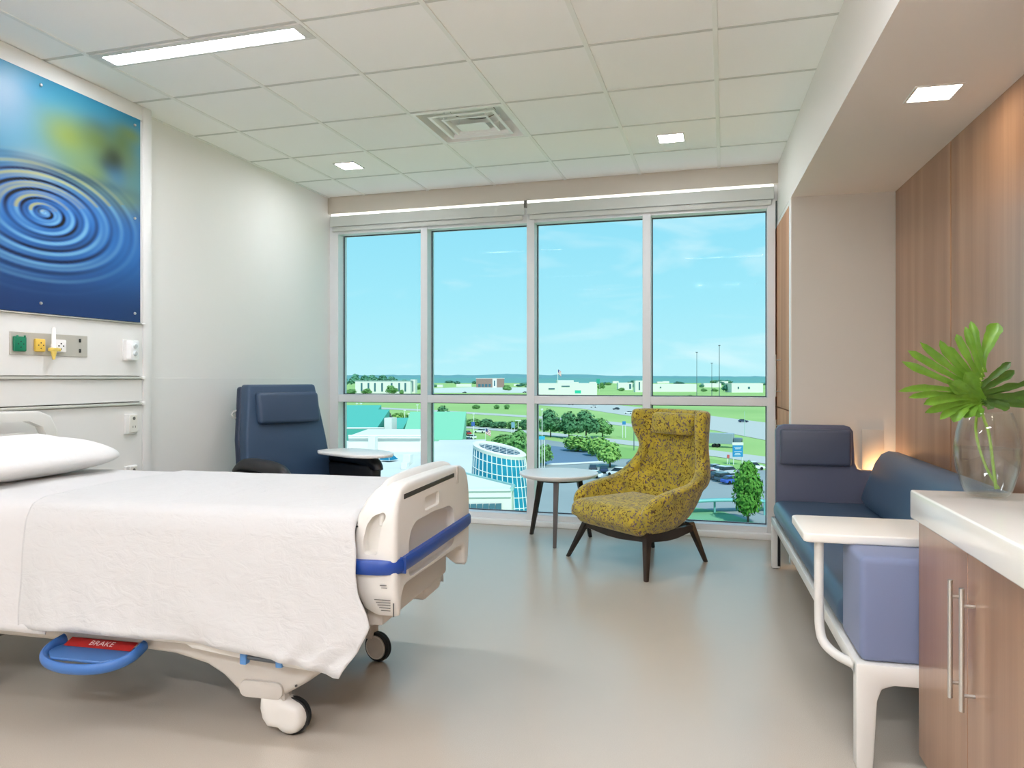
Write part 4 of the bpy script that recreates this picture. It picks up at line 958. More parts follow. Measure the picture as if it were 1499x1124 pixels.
def leaf_mat(name, c0, c1):
    m = mat(name, c0, .38, .5, vary=(24, c1, .5))
    b = m.node_tree.nodes['Principled BSDF']
    b.inputs['Subsurface Weight'].default_value = 0.0
    nt = m.node_tree; N = nt.nodes.new; L = nt.links.new
    tr = N('ShaderNodeBsdfTranslucent'); tr.inputs[0].default_value = (*lin(c1), 1)
    mx = N('ShaderNodeMixShader'); mx.inputs[0].default_value = .18
    out = nt.nodes['Material Output']; L(b.outputs[0], mx.inputs[1]); L(tr.outputs[0], mx.inputs[2]); L(mx.outputs[0], out.inputs[0]); return m
def bez(a, b, c, t): return a * (1 - t) ** 2 + b * 2 * t * (1 - t) + c * t * t
def lobe(mb, root, ctrl, tip, w, up, n=12, wav=.1, seed=0, shape=0):
    root, ctrl, tip = Vector(root), Vector(ctrl), Vector(tip); V = []
    for i in range(n + 1):
        t = i / n; p = bez(root, ctrl, tip, t); d = (bez(root, ctrl, tip, min(1, t + .02)) - bez(root, ctrl, tip, max(0, t - .02))).normalized()
        s = d.cross(Vector(up)).normalized(); nn = s.cross(d).normalized()
        prof = lerp([(0, .75), (.2, .62), (.45, .70), (.70, 1.0), (.86, .92), (.95, .6), (1, .05)], t) if shape == 0 else lerp([(0, .5), (.25, .42), (.5, .7), (.7, 1.05), (.85, 1.0), (.95, .66), (1, .08)], t)
        ww = w * prof * (1 + wav * sin(t * 16 + seed) + .5 * wav * sin(t * 31 + seed * 2))
        for k, f in ((-1, -1), (-.5, -.5), (0, 0), (.5, .5), (1, 1)):
            V.append(tuple(p + s * ww * f + nn * (abs(f) * .55 * ww + .12 * ww * sin(t * 18 + seed + f * 2) * abs(f))))
    F = []
    for i in range(n):
        for k in range(4): F.append((i * 5 + k, (i + 1) * 5 + k, (i + 1) * 5 + k + 1, i * 5 + k + 1))
    mb.faces(V, F)
def P(u, v, dy=0.0):
    """a point of the leaf given by where the photograph shows it at the vase's distance (R frame), moved dy along the view"""
    a = (u - 749.5) / FPX; th = -0.239
    rx, ry = a * cos(th) + sin(th), -a * sin(th) + cos(th); t = (VY + dy) / ry
    return Vector((rx * t, VY + dy, HC - (v - CY) / FPX * t))
ML1 = leaf_mat('leaf_light_green', (80, 122, 34), (116, 160, 54))
ML2 = leaf_mat('leaf_shaded_green', (52, 84, 26), (74, 112, 36))  # right half of the same leaf, its shade put into the green
view = (-.35, -.93, .12)
l1 = thing('philodendron_leaf', 'bright green half of the deeply lobed leaf fanning out of the glass vase toward the sofa', 'leaf', (VX, VY, VZ + .02), FR_R)
b = MB()
hub = P(1432, 584)
spec = [  # root u,v, ctrl u,v, tip u,v, half width, dy root/ctrl/tip
 (1436, 540, 1444, 505, 1461, 473, .0200, 0, 0, .02), (1440, 545, 1432, 505, 1421, 470, .0115, 0, -.02, .0), (1438, 552, 1424, 510, 1413, 478, .0105, 0, -.03, -.02),
 (1436, 556, 1414, 520, 1400, 489, .0115, 0, -.04, -.03), (1434, 562, 1405, 525, 1386, 507, .0100, 0, -.05, -.03), (1434, 566, 1390, 528, 1376, 498, .0115, 0, -.05, -.05),
 (1433, 568, 1385, 535, 1347, 501, .0115, 0, -.06, -.06), (1432, 572, 1375, 540, 1329, 513, .0115, 0, -.07, -.08), (1432, 576, 1370, 552, 1320, 529, .0110, 0, -.08, -.10),
 (1432, 580, 1370, 560, 1315, 573, .0100, 0, -.09, -.13), (1432, 582, 1372, 572, 1330, 582, .0100, 0, -.09, -.13), (1431, 583, 1385, 580, 1352, 592, .0130, 0, -.09, -.12),
 (1431, 584, 1390, 592, 1354, 604, .0110, 0, -.09, -.11), (1431, 585, 1395, 595, 1376, 614, .0120, 0, -.08, -.10), (1431, 586, 1405, 594, 1396, 618, .0180, 0, -.07, -.08), (1431, 587, 1420, 595, 1412, 612, .0210, 0, -.05, -.06), (1431, 587, 1428, 596, 1434, 611, .0170, 0, -.04, -.05)]
for i, s in enumerate(spec):
    lobe(b, P(s[0], s[1], s[7]), P(s[2], s[3], s[8]), P(s[4], s[5], s[9]), s[6], view, wav=.10, seed=i * 1.7, shape=0 if i else 1)
# inner body of the blade, from which the lobes part
for (u, v, u2, v2, u3, v3, w) in ((1436, 586, 1425, 560, 1412, 545, .020), (1436, 586, 1412, 570, 1388, 562, .022), (1436, 588, 1410, 582, 1384, 582, .022), (1436, 588, 1415, 592, 1398, 600, .020)):
    lobe(b, P(u, v, .002), P(u2, v2, -.03), P(u3, v3, -.06), w, view, wav=.05, seed=u3)
b.ang = 60
part('blade', b, ML1, l1)
part('midrib', MB().tube([hub, P(1434, 560, -.004), P(1441, 530, -.002), P(1450, 505, .008)], [.0034, .0026, .0014], 8, sub=2), mat('leaf_rib', (150, 176, 74), .4), l1)
part('stalk', MB().tube([hub, P(1437, 605), Vector((VX + .005, VY, 1.08)), Vector((VX + .012, VY - .005, 1.0)), Vector((VX + .02, VY - .008, .915))], .0042, 10, sub=2), mat('stalk_green', (126, 158, 52), .4), l1)
l2 = thing('philodendron_leaf', 'other half of the lobed leaf, shade put into its green, leaning out of the vase toward the room corner', 'leaf', (VX, VY, VZ + .02), FR_R)
b = MB()
spec = [(1434, 566, 1455, 550, 1480, 530, .0110, 0, .02, .02), (1434, 572, 1460, 560, 1485, 542, .0125, 0, .02, .03), (1434, 578, 1470, 566, 1493, 564, .0110, 0, .02, .03), (1434, 582, 1475, 570, 1512, 557, .0080, 0, .03, .05),
        (1434, 584, 1475, 580, 1520, 580, .0160, 0, .02, .03), (1434, 586, 1472, 588, 1512, 594, .0120, 0, .01, .02), (1434, 586, 1458, 590, 1478, 598, .0130, 0, .0, .0), (1434, 586, 1448, 592, 1455, 598, .0120, 0, .0, -.01)]
for i, s in enumerate(spec):
    lobe(b, P(s[0], s[1], s[7]), P(s[2], s[3], s[8]), P(s[4], s[5], s[9]), s[6], view, wav=.12, seed=i * 2.1)
b.ang = 60
part('blade', b, ML2, l2)
part('stalk', MB().tube([P(1434, 584, .004), P(1431, 600, .015), Vector((VX - .03, VY + .01, 1.08)), Vector((VX - .005, VY + .005, .98)), Vector((VX + .03, VY, .915))], .0040, 10, sub=2), MATS['stalk_green'], l2)
# ---------------------------------------------------------------- the view: ground, roads, roofs, trees, cars (metres, true distances)
GZ = -18.8
def dirv(u, v):
    a = (u - 749.5) / FPX; return Vector((a * CA + SA, -a * SA + CA, -(v - CY) / FPX))
EYE = Vector((0, 0, HC))
def G(u, v, z=GZ):
    """where the sight line over pixel (u, v) meets the level z"""
    r = dirv(u, v); return EYE + r * ((z - HC) / r.z)
def E(u, v, d): return EYE + dirv(u, v) * d          # the point at depth d
M_GRASS = mat('grass', (146, 182, 108), .9, .1, vary=(.012, (170, 198, 124), .5))
M_GRASS2 = mat('grass_mown', (150, 188, 108), .9, .1, vary=(.02, (132, 174, 98), .5))
M_ROAD = mat('road', (188, 190, 182), .85, .2)
M_ASPH = mat('asphalt', (140, 150, 150), .85, .2, vary=(.05, (158, 166, 164), .6))
M_ASPHB = mat('asphalt_blue', (104, 128, 150), .8, .2)
M_CONC = mat('concrete', (226, 226, 218), .8, .2)
M_ROOFW = mat('roof_white', (222, 222, 216), .8, .2, vary=(.08, (206, 208, 204), .5))
M_WALLW = mat('ext_wall', (226, 224, 214), .8, .2)
M_TEAL = mat('roof_teal', (84, 176, 158), .6, .3)
M_MINT = mat('roof_mint', (128, 196, 160), .6, .3)
M_SKYL = mat('skylight_blue', (30, 118, 150), .35, .25)
M_WINX = mat('ext_window', (70, 110, 124), .2, .5)
M_HAZE = mat('hill_haze', (112, 158, 158), .95, .05, vary=(.01, (100, 148, 150), .5))  # distance haze mixed into the hill colour
M_BRN = mat('ext_brown', (150, 126, 116), .8, .2)
M_POLE = mat('pole_white', (232, 234, 230), .5)
M_POLED = mat('pole_dark', (74, 92, 104), .5)

def sheet(pts, z, h=.02):
    mb = MB(); mb.smooth = False; mb.faces([(p.x, p.y, z) for p in pts], [tuple(range(len(pts)))])
    bmesh.ops.recalc_face_normals(mb.bm, faces=mb.bm.faces)
    for f in mb.bm.faces:
        if f.normal.z < 0: f.normal_flip()
    return mb
struct('ground', sheet([Vector((-6000, 20, 0)), Vector((5000, 20, 0)), Vector((5000, 9000, 0)), Vector((-6000, 9000, 0))], GZ), M_GRASS, 'wide green grass land below the window')
def ribbon(name, up, lo, m, label, dz, cat='road'):
    pts = [G(u, v) for u, v in up] + [G(u, v) for u, v in lo[::-1]]
    struct(name, sheet(pts, GZ + dz), m, label)
ribbon('road', [(760, 587), (880, 590.5), (960, 599), (1128, 619.5), (1180, 626)], [(760, 591), (850, 598), (925, 609.5), (1050, 631), (1128, 646), (1180, 656)], M_ROAD, 'broad pale highway crossing the fields', .10)
ribbon('road', [(480, 593), (615, 599), (770, 608), (882, 616), (960, 624)], [(480, 595), (615, 601.5), (770, 611), (882, 620), (960, 629)], M_ROAD, 'narrow pale ramp road across the green field', .08)
ribbon('road', [(640, 621), (678, 623), (770, 630), (848, 637.5), (939, 647), (1050, 660), (1180, 676)], [(640, 624), (678, 626.5), (770, 634.5), (848, 643), (939, 654), (1050, 669), (1180, 688)], M_ROAD, 'frontage road passing behind the row of trees', .09)
ribbon('road', [(620, 569), (700, 566), (785, 567.5)], [(620, 575), (700, 575), (785, 575)], mat('road_pale', (205, 210, 196), .9, .1), 'far pale road in front of the brown hotel', .12)
struct('parking_lot', sheet([G(775, 640), G(840, 650), G(905, 665), G(1000, 668), G(1060, 686), G(1200, 692), G(1300, 830), G(760, 830)], GZ + .07), M_ASPH, 'grey parking lot below the window')
struct('parking_apron', sheet([G(800, 652), G(845, 657), G(872, 662), G(876, 676), G(820, 679), G(790, 680)], GZ + .09), M_ASPHB, 'blue grey asphalt drive between the trees')
struct('kerb_1', sheet([G(800, 679.5), G(883, 675.5), G(884, 677.8), G(800, 682)], GZ + .15), M_CONC, 'white curb line along the drive')
struct('lawn_1', sheet([G(888, 652), G(960, 660), G(960, 672), G(900, 672)], GZ + .11), M_GRASS2, 'green lawn strip behind the yellow chair')
struct('lawn_2', sheet([G(1030, 671), G(1100, 680), G(1092, 687), G(1050, 690)], GZ + .11), M_GRASS2, 'grass island under the blue sign')
struct('lawn_3', sheet([G(640, 634), G(775, 642), G(790, 700), G(700, 700), G(640, 660)], GZ + .06), M_GRASS2, 'lawn behind the tilted glass tower')
struct('lawn_4', sheet([G(1000, 741), G(1060, 750), G(1130, 775), G(1130, 800), G(980, 800)], GZ + .10), mat('lawn_teal', (120, 170, 130), .9, .1), 'green slope below the parking lot')
# far wooded ridge and tree belt, distance haze put into their colours
def ridge(name, D, u0, u1, vtop, amp, seed, m, label, n=120):
    mb = MB(); V = []; 
    for i in range(n + 1):
        u = u0 + (u1 - u0) * i / n
        vt = lerp(vtop, u) + amp * noise.noise((u * .06 + seed, 0, 0)) + amp * .6 * noise.noise((u * .35, seed, 0))
        for (dd, vv) in ((D * .92, None), (D, vt), (D * 1.15, None)):
            p = E(u, vt, dd)
            if vv is None: p.z = GZ
            V.append(tuple(p))
    F = []
    for i in range(n):
        for k in (0, 1): F.append((i * 3 + k, (i + 1) * 3 + k, (i + 1) * 3 + k + 1, i * 3 + k + 1))
    mb.faces(V, F); struct(name, mb, m, label)
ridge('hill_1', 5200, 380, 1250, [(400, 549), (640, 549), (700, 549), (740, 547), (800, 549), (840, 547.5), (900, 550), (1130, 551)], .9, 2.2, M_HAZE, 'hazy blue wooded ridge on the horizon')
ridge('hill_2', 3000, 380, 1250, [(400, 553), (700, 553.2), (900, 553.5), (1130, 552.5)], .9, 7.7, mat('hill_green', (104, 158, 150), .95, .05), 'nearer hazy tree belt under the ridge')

# ---- trees: a trunk and a crown of many small leaf faces (three shared crowns)
def crown_mesh(name, m, nleaf, blobs, size, seed):
    rng = random.Random(seed); V = []; F = []
    for k in range(nleaf):
        bx, by, bz, br, bh = rng.choice(blobs)
        while True:
            d = Vector((rng.uniform(-1, 1), rng.uniform(-1, 1), rng.uniform(-1, 1)))
            if .2 < d.length < 1: break
        r = rng.uniform(.62, 1.0) ; d.normalize()
        c = Vector((bx + d.x * br * r, by + d.y * br * r, bz + d.z * bh * r))
        nrm = (d + Vector((rng.uniform(-.7, .7), rng.uniform(-.7, .7), rng.uniform(-.3, .9)))).normalized()
        a = nrm.orthogonal().normalized(); b_ = nrm.cross(a); s = size * rng.uniform(.6, 1.3); t = rng.uniform(0, 6.28)
        a2 = a * cos(t) + b_ * sin(t); b2_ = nrm.cross(a2); i0 = len(V)
        for x, y in ((-1, 0), (0, -.6), (1, 0), (0, .6)): V.append(tuple(c + a2 * x * s + b2_ * y * s))
        F.append((i0, i0 + 1, i0 + 2, i0 + 3))
    for bx, by, bz, br, bh in blobs:                      # a dark inner body so that the crown is not see-through
        i0 = len(V); n = 10
        for j in range(7):
            ph = pi * j / 6
            for i in range(n): V.append((bx + br * .66 * sin(ph) * cos(2 * pi * i / n), by + br * .66 * sin(ph) * sin(2 * pi * i / n), bz + bh * .66 * cos(ph)))
        for j in range(6):
            for i in range(n): F.append((i0 + j * n + i, i0 + (j + 1) * n + i, i0 + (j + 1) * n + (i + 1) % n, i0 + j * n + (i + 1) % n))
    me = bpy.data.meshes.new(name); me.from_pydata(V, [], F); me.materials.append(m); return me
def leafm(name, c, c2, sc=.6): return mat(name, c, .8, .2, vary=(sc, c2, .5))
LM = {'dark': leafm('tree_dark', (74, 122, 84), (94, 146, 98)), 'mid': leafm('tree_mid', (98, 148, 86), (124, 172, 100)), 'light': leafm('tree_light', (124, 170, 84), (152, 194, 104)),
      'bright': leafm('tree_bright', (70, 128, 46), (104, 158, 66)), 'haze': leafm('tree_haze', (88, 146, 122), (108, 164, 130), .1), 'purple': leafm('tree_purple', (92, 92, 104), (112, 104, 110)), 'hazed': leafm('tree_hazed', (76, 134, 118), (92, 150, 126), .1)}  # haze and hazed carry distance haze in the leaf colour
ROUND = [(0, 0, .55, .36, .34), (-.2, .1, .42, .28, .24), (.22, -.05, .40, .28, .24), (.02, -.2, .46, .26, .26), (-.05, .05, .72, .26, .24)]
TALL = [(0, 0, .42, .40, .30), (0, .05, .66, .34, .26), (.03, 0, .85, .20, .15), (-.26, 0, .36, .26, .22), (.26, .05, .38, .26, .22), (-.2, -.1, .6, .24, .2), (.2, -.1, .58, .24, .2)]
FLATB = [(0, 0, .45, .34, .42), (-.3, 0, .40, .22, .36), (.3, 0, .42, .22, .38), (.12, .1, .5, .26, .44), (-.14, -.1, .46, .26, .42)]
CR = {}
def crown(kind, shape, nleaf, size):
    k = (kind, shape)
    if k not in CR: CR[k] = crown_mesh('crown', LM[kind], nleaf, {'round': ROUND, 'tall': TALL, 'flat': FLATB}[shape], size, len(CR) + 3)
    return CR[k]
TRUNK = MB().cyl((0, 0, 0), (0, 0, .5), .03, .018, 8).mesh('trunk', mat('trunk_bark', (96, 84, 72), .9))
def tree(u, v, w, h, kind, shape, label, group=None, name='tree', nleaf=900, size=.07, trunk=True):
    """w, h in photo pixels at the foot's distance"""
    p = G(u, v); d = (p - EYE).dot(Vector((SA, CA, 0))); k = d / FPX
    t = bpy.data.objects.new(name, None); COL.objects.link(t); t.location = (p.x, p.y, GZ); t.rotation_euler.z = random.uniform(0, 6.28); setp(t, label, 'tree', group)
    ob = bpy.data.objects.new('crown', crown(kind, shape, nleaf, size)); COL.objects.link(ob); ob.parent = t; ob.scale = (w * k, w * k, h * k); ob['kind'] = 'stuff'
    if trunk:
        tr_ = bpy.data.objects.new('trunk', TRUNK); COL.objects.link(tr_); tr_.parent = t; tr_.scale = (w * k, w * k, h * k)
    return t
tree(1095, 766, 62, 92, 'bright', 'tall', 'bright green leafy tree close below the window beside the parked cars', nleaf=3400, size=.042)
tree(806, 640, 38, 44, 'dark', 'round', 'dark green tree at the lamp end of the frontage road row', nleaf=1300, size=.06)
tree(833, 642, 42, 42, 'dark', 'round', 'dark green tree second in the frontage road row', nleaf=1300)
tree(858, 642, 44, 44, 'dark', 'round', 'tallest dark green tree in the frontage road row', nleaf=1300)
tree(882, 640, 34, 30, 'mid', 'round', 'smaller mid green tree ending the frontage road row')
tree(846, 661, 52, 28, 'light', 'flat', 'low light green tree over the blue grey drive')
tree(875, 668, 40, 34, 'light', 'flat', 'light green spreading tree right behind the round table top')
tree(893, 684, 46, 40, 'light', 'round', 'yellow green tree behind the silver parked car')
tree(796, 682, 36, 34, 'mid', 'round', 'mid green tree beside the mullion above the round table')
tree(760, 688, 52, 60, 'mid', 'tall', 'tall green tree behind the glass tower')
tree(741, 655, 44, 22, 'mid', 'flat', 'low green bush between the flag and the glass tower')
tree(649, 622, 28, 30, 'dark', 'round', 'dark round tree at the end of the mint roof')
for i, (u, v, w, h, kd) in enumerate([(672, 622, 30, 14, 'mid'), (692, 624, 30, 13, 'mid'), (712, 625, 30, 14, 'dark'), (730, 627, 30, 12, 'dark'), (752, 628, 30, 14, 'mid'), (768, 629, 22, 18, 'dark')]):
    tree(u, v, w, h, kd, 'flat', 'green shrub in the hedgerow along the frontage road', 'hedgerow shrubs beyond the glass tower', 'shrub', 700, .09, False)
tree(563, 619, 30, 17, 'purple', 'round', 'dark purple leaved tree behind the teal roof')
tree(584, 617, 34, 15, 'light', 'flat', 'light green bush beside the purple leaved tree', trunk=False)
tree(606, 618, 34, 14, 'mid', 'flat', 'green bush behind the end of the mint roof', trunk=False)
for (u, v, w, h) in [(697, 598.5, 13, 7), (727, 598.5, 13, 7), (742, 599, 11, 8), (1000, 583, 10, 5), (1010, 583, 10, 6)]:
    tree(u, v, w, h, 'mid', 'flat', 'small round shrub standing in the open green field', 'shrubs in the open field', 'shrub', 400, .1, False)
rnd = random.Random(11)
for (u, v, w, h) in [(503, 566, 16, 14), (519, 566, 18, 20), (533, 563, 18, 15), (546, 562, 20, 14), (560, 562, 20, 14), (574, 562, 18, 12), (500, 577.8, 18, 9), (514, 577.8, 24, 9), (537, 577.8, 18, 10), (573, 578, 22, 15), (588, 577.8, 9, 8), (614, 572, 13, 10), (592, 562, 14, 7)]:
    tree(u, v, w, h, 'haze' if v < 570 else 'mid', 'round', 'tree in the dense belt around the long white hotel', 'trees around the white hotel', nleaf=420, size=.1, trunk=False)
for i in range(70):
    u = rnd.uniform(632, 1130); v = rnd.uniform(556.5, 568)
    if 695 < u < 745 and v > 560 or 790 < u < 872 and v > 559 or 1072 < u < 1118 and v > 561 or 955 < u < 1020 and v > 561: continue
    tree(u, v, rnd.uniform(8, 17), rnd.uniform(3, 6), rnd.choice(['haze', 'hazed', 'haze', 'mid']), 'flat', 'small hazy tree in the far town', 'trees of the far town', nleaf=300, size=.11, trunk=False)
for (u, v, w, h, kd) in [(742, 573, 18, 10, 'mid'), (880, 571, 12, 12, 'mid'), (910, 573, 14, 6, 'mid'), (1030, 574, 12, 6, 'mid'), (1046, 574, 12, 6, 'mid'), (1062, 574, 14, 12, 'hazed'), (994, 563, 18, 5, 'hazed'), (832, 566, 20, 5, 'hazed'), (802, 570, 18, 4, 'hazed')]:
    tree(u, v, w, h, kd, 'round', 'green tree standing in front of the far white buildings', 'trees before the white buildings', nleaf=400, size=.1, trunk=False)

# ---- buildings
def block(root, u0, u1, vb, vt, deep, m, name='wall', parent=None, z0=None, dist=None):
    """a box whose front face covers u0..u1 / vt..vb, standing on the ground at vb (or at depth dist from level z0)"""
    if dist is None: p = G((u0 + u1) / 2, vb); d = (p - EYE).dot(Vector((SA, CA, 0)))
    else: d = dist
    a, c = E(u0, vb, d), E(u1, vb, d); zt = E(u0, vt, d).z; zb = GZ if z0 is None else z0
    f = Vector((SA, CA, 0)) * deep
    q = [a, c, c + f, a + f]
    V = [(p.x, p.y, zb) for p in q] + [(p.x, p.y, zt) for p in q]
    mb = MB(); mb.smooth = False; mb.faces(V, [(0, 1, 5, 4), (1, 2, 6, 5), (2, 3, 7, 6), (3, 0, 4, 7), (4, 5, 6, 7)]); return mb, d
def building(name, label, u0, u1, vb, vt, m, roof=None, wins=(), deep=18, group=None):
    mb, d = block(None, u0, u1, vb, vt, deep, m); p = G((u0 + u1) / 2, vb)
    t = thing(name, label, 'building', (p.x, p.y, GZ), group=group)
    part('wall', mb, m, t)
    if roof:
        r, _ = block(None, u0 - .6, u1 + .6, vb, vt - roof[1], deep + 2, roof[0], z0=E(u0, vt, d).z - .05); part('roof', r, roof[0], t)
    for (a, b_, c, e) in wins:
        w, _ = block(None, a, b_, vb, c, .5, M_WINX, z0=E(a, e, d).z, dist=d - .4); part('window', w, M_WINX, t)
    return t
building('hotel', 'long white four storey hotel with a grey roof line', 520, 601, 576, 558.5, M_CONC, (mat('roof_grey', (150, 170, 172), .8), 1.6), [(x, x + 2.6, 560.5, 573) for x in (528, 538, 547.5, 558, 572, 583, 592)], 14)
building('hotel', 'white end tower of the long hotel', 601, 608, 575.5, 555.5, M_CONC, None, [(603.5, 605, 558, 573)], 20)
building('hotel', 'brown upper walled hotel with a white stair tower on the far road', 697, 738, 567, 554, M_BRN, (M_CONC, .7), [(700 + 5 * k, 703.5 + 5 * k, 562, 566) for k in range(4)], 20)
building('stair_tower', 'white stair tower at the middle of the brown hotel', 721, 727, 567.5, 554.5, M_CONC, None, [(723, 725, 557, 565)], 10)
building('warehouse', 'very long low white warehouse beyond the highway', 788, 874, 578.5, 561.5, M_CONC, (M_WALLW, .5), [(822, 834, 564.5, 566), (803, 812, 568, 570)], 40)
building('warehouse', 'white raised hall on top of the long warehouse', 816, 840, 577, 556.5, M_CONC, None, [], 30)
building('warehouse', 'long white building across the field behind the yellow chair', 955, 1020, 573.5, 562.5, M_CONC, (M_WALLW, .4), [(966, 968, 566, 568)], 30)
building('warehouse', 'white block building by the last window bay', 1071, 1117, 574.5, 561.5, M_CONC, (M_WALLW, .5), [(1080, 1082, 566, 569), (1095, 1098, 566, 569)], 30)
building('office_block', 'pale office block with a dark window row beside the green highway sign', 905, 926, 571, 560, M_CONC, None, [(921, 924, 562, 569)], 16)
building('office_block', 'white office tower block beside the mullion', 930, 945, 574, 557, M_CONC, None, [(935, 937, 559, 571)], 14)
building('house', 'low white house by the trees left of the hotel', 498, 505, 570, 559, M_CONC, (mat('roof_grey2', (160, 176, 176), .8), .8), [], 8)
for i in range(34):
    u = rnd.uniform(630, 1125); v = rnd.uniform(555.8, 561.5); w = rnd.uniform(4, 13)
    building('town_building', 'small pale building of the far town under the ridge', u, u + w, v, v - rnd.uniform(1.6, 3.4), rnd.choice([M_CONC, M_WALLW, M_CONC]), None, [], 20, 'small buildings of the far town')
for i, (u, v, w, h) in enumerate([(668, 566, 22, 4), (640, 567, 8, 4), (985, 560, 18, 3), (1030, 567, 26, 6), (1010, 557, 12, 3), (752, 565, 16, 3), (1056, 562, 10, 4)]):
    building('town_building', 'broad pale store building in the middle distance', u, u + w, v, v - h, M_CONC, None, [], 20, 'broad pale stores in the middle distance')

# ---- low hospital wing with white and green roofs, right below the window
wing = thing('hospital_wing', 'low hospital wing with flat white roofs and mint green roof slopes', 'building', (-30, 80, GZ))
def fr(d, u0, u1, zr, d1=None, z0=GZ, m=M_ROOFW, name='flat_roof', up=0.0, lab=None):
    a, c = E(u0, 600, d), E(u1, 600, d); f = Vector((SA, CA, 0)) * ((d1 or d + 20) - d)
    q = [a, c, c + f, a + f]; V = [(p.x, p.y, z0) for p in q] + [(p.x, p.y, zr + (up if i > 1 else 0)) for i, p in enumerate(q)]
    mb = MB(); mb.smooth = False; mb.faces(V, [(0, 1, 5, 4), (1, 2, 6, 5), (2, 3, 7, 6), (3, 0, 4, 7), (4, 5, 6, 7)]); return part(name, mb, m, wing, lab)
fr(40, -400, 600, -9.2, 122, name='flat_roof')
fr(78, 585, 690, -9.0, 122, name='flat_roof')
fr(104, 510, 616, -7.0, 118, name='roof_block', m=M_WALLW, z0=-9.3)
fr(60, 566, 640, -10.2, 78, name='flat_roof')
fr(121, 588, 677, -8.9, 131, name='mint_slope', m=M_MINT, up=4.1, lab='mint green roof slope')
fr(127, 480, 552, -7.4, 140, name='teal_slope', m=M_TEAL, up=2.6, lab='teal roof slope')
fr(150, 480, 543, -7.2, 162, name='teal_slope', m=M_TEAL, up=2.4, lab='teal roof slope')
fr(128, 562, 590, -7.6, 135, name='teal_slope', m=M_TEAL, up=1.5, lab='teal roof slope')
fr(126, 563, 573, -9.0, 132, z0=-12, m=M_CONC, name='stair_head', up=0)
b = E(568, 600, 125); part('roof_hut', MB().box(b.x - .7, b.x + .7, b.y, b.y + 2, -9.2, -5.6), M_CONC, wing)
for (d, u0, u1, z) in ((124.5, 500, 562, -7.3), (124.5, 573, 588, -8.0), (103.5, 510, 616, -6.95), (40.2, -400, 600, -9.0)):
    a, c = E(u0, 600, d), E(u1, 600, d)
    part('parapet', MB().tube([(a.x, a.y, z), (c.x, c.y, z)], .16, 6), M_CONC, wing)
for (u, d, w, h) in ((546, 102, .5, 2.3), (597, 88, .5, 1.3), (593, 84, .4, .8)):
    q = E(u, 600, d); part('roof_vent', MB().box(q.x - w, q.x + w, q.y - w, q.y + w, -9.2, -9.2 + h, .05, 1), M_CONC, wing)
def pyramid(u, d, w, h, z, m, lab):
    q = E(u, 600, d); t = MB(); n = 4
    V = [(q.x + w * cos(a), q.y + w * sin(a), z) for a in (.5, .5 + pi / 2, .5 + pi, .5 + 3 * pi / 2)] + [(q.x, q.y, z + h)]
    t.smooth = False; t.faces(V, [(0, 1, 4), (1, 2, 4), (2, 3, 4), (3, 0, 4)])
    s = part('skylight', t, m, wing, lab); r = MB()
    for a in V[:4]: r.tube([a, V[4]], .05 * w / 2, 5)
    for a, c in zip(V[:4], V[1:4] + V[:1]): r.tube([a, c], .05 * w / 2, 5)
    part('ribs', r, M_POLE, s)
pyramid(569, 92, 1.25, 1.15, -9.0, M_SKYL, 'small blue pyramid skylight')
pyramid(539, 62, 2.0, 3.3, -9.15, mat('skylight_pale', (110, 176, 184), .2, .6), 'pale glass pyramid skylight')
# nearer white building in front of the glass tower
nb = thing('entrance_building', 'white entrance building with a sloping roof edge before the glass tower', 'building', (-5, 48, GZ))
a, c = E(690, 600, 46), E(749, 600, 46); e1, e2 = E(660, 600, 60), E(752, 600, 50)
V = [(a.x, a.y, GZ), (c.x, c.y, GZ), (e2.x, e2.y, GZ), (e1.x, e1.y, GZ)]; zt = [E(690, 718, 46).z, E(749, 716, 46).z, E(752, 711, 50).z, E(660, 688, 60).z]
V += [(v[0], v[1], z) for v, z in zip(V, zt)]
V[0] = (E(640, 600, 46).x, E(640, 600, 46).y, GZ); V[4] = (V[0][0], V[0][1], E(640, 716, 46).z)
mb = MB(); mb.smooth = False; mb.faces(V, [(0, 1, 5, 4), (1, 2, 6, 5), (2, 3, 7, 6), (3, 0, 4, 7), (4, 5, 6, 7)])
part('wall', mb, M_WALLW, nb)
part('roof_edge', MB().tube([V[7], V[6], V[5]], .13, 8), mat('edge_teal', (150, 190, 182), .6), nb)
for v_ in (719.5, 728.5):
    p0, p1 = E(640, v_, 45.95), E(748, v_ - 1.0, 45.95); part('wall_joint', MB().tube([p0, p1], .035, 5), mat('joint_pale', (196, 206, 198), .7), nb)
for k in range(9):
    u0 = 652 + k * 9.2; p0, p1 = E(u0, 744 + .0, 45.9), E(u0 + 8.4, 744, 45.9)
    if u0 > 728: break
    z1 = E(u0, 738.5 - k * .2, 45.9).z
    part('window', MB().faces([(p0.x, p0.y, z1 - 1.2), (p1.x, p1.y, z1 - 1.2), (p1.x, p1.y, z1 + .02), (p0.x, p0.y, z1)], [(0, 1, 2, 3)]), M_WINX, nb)

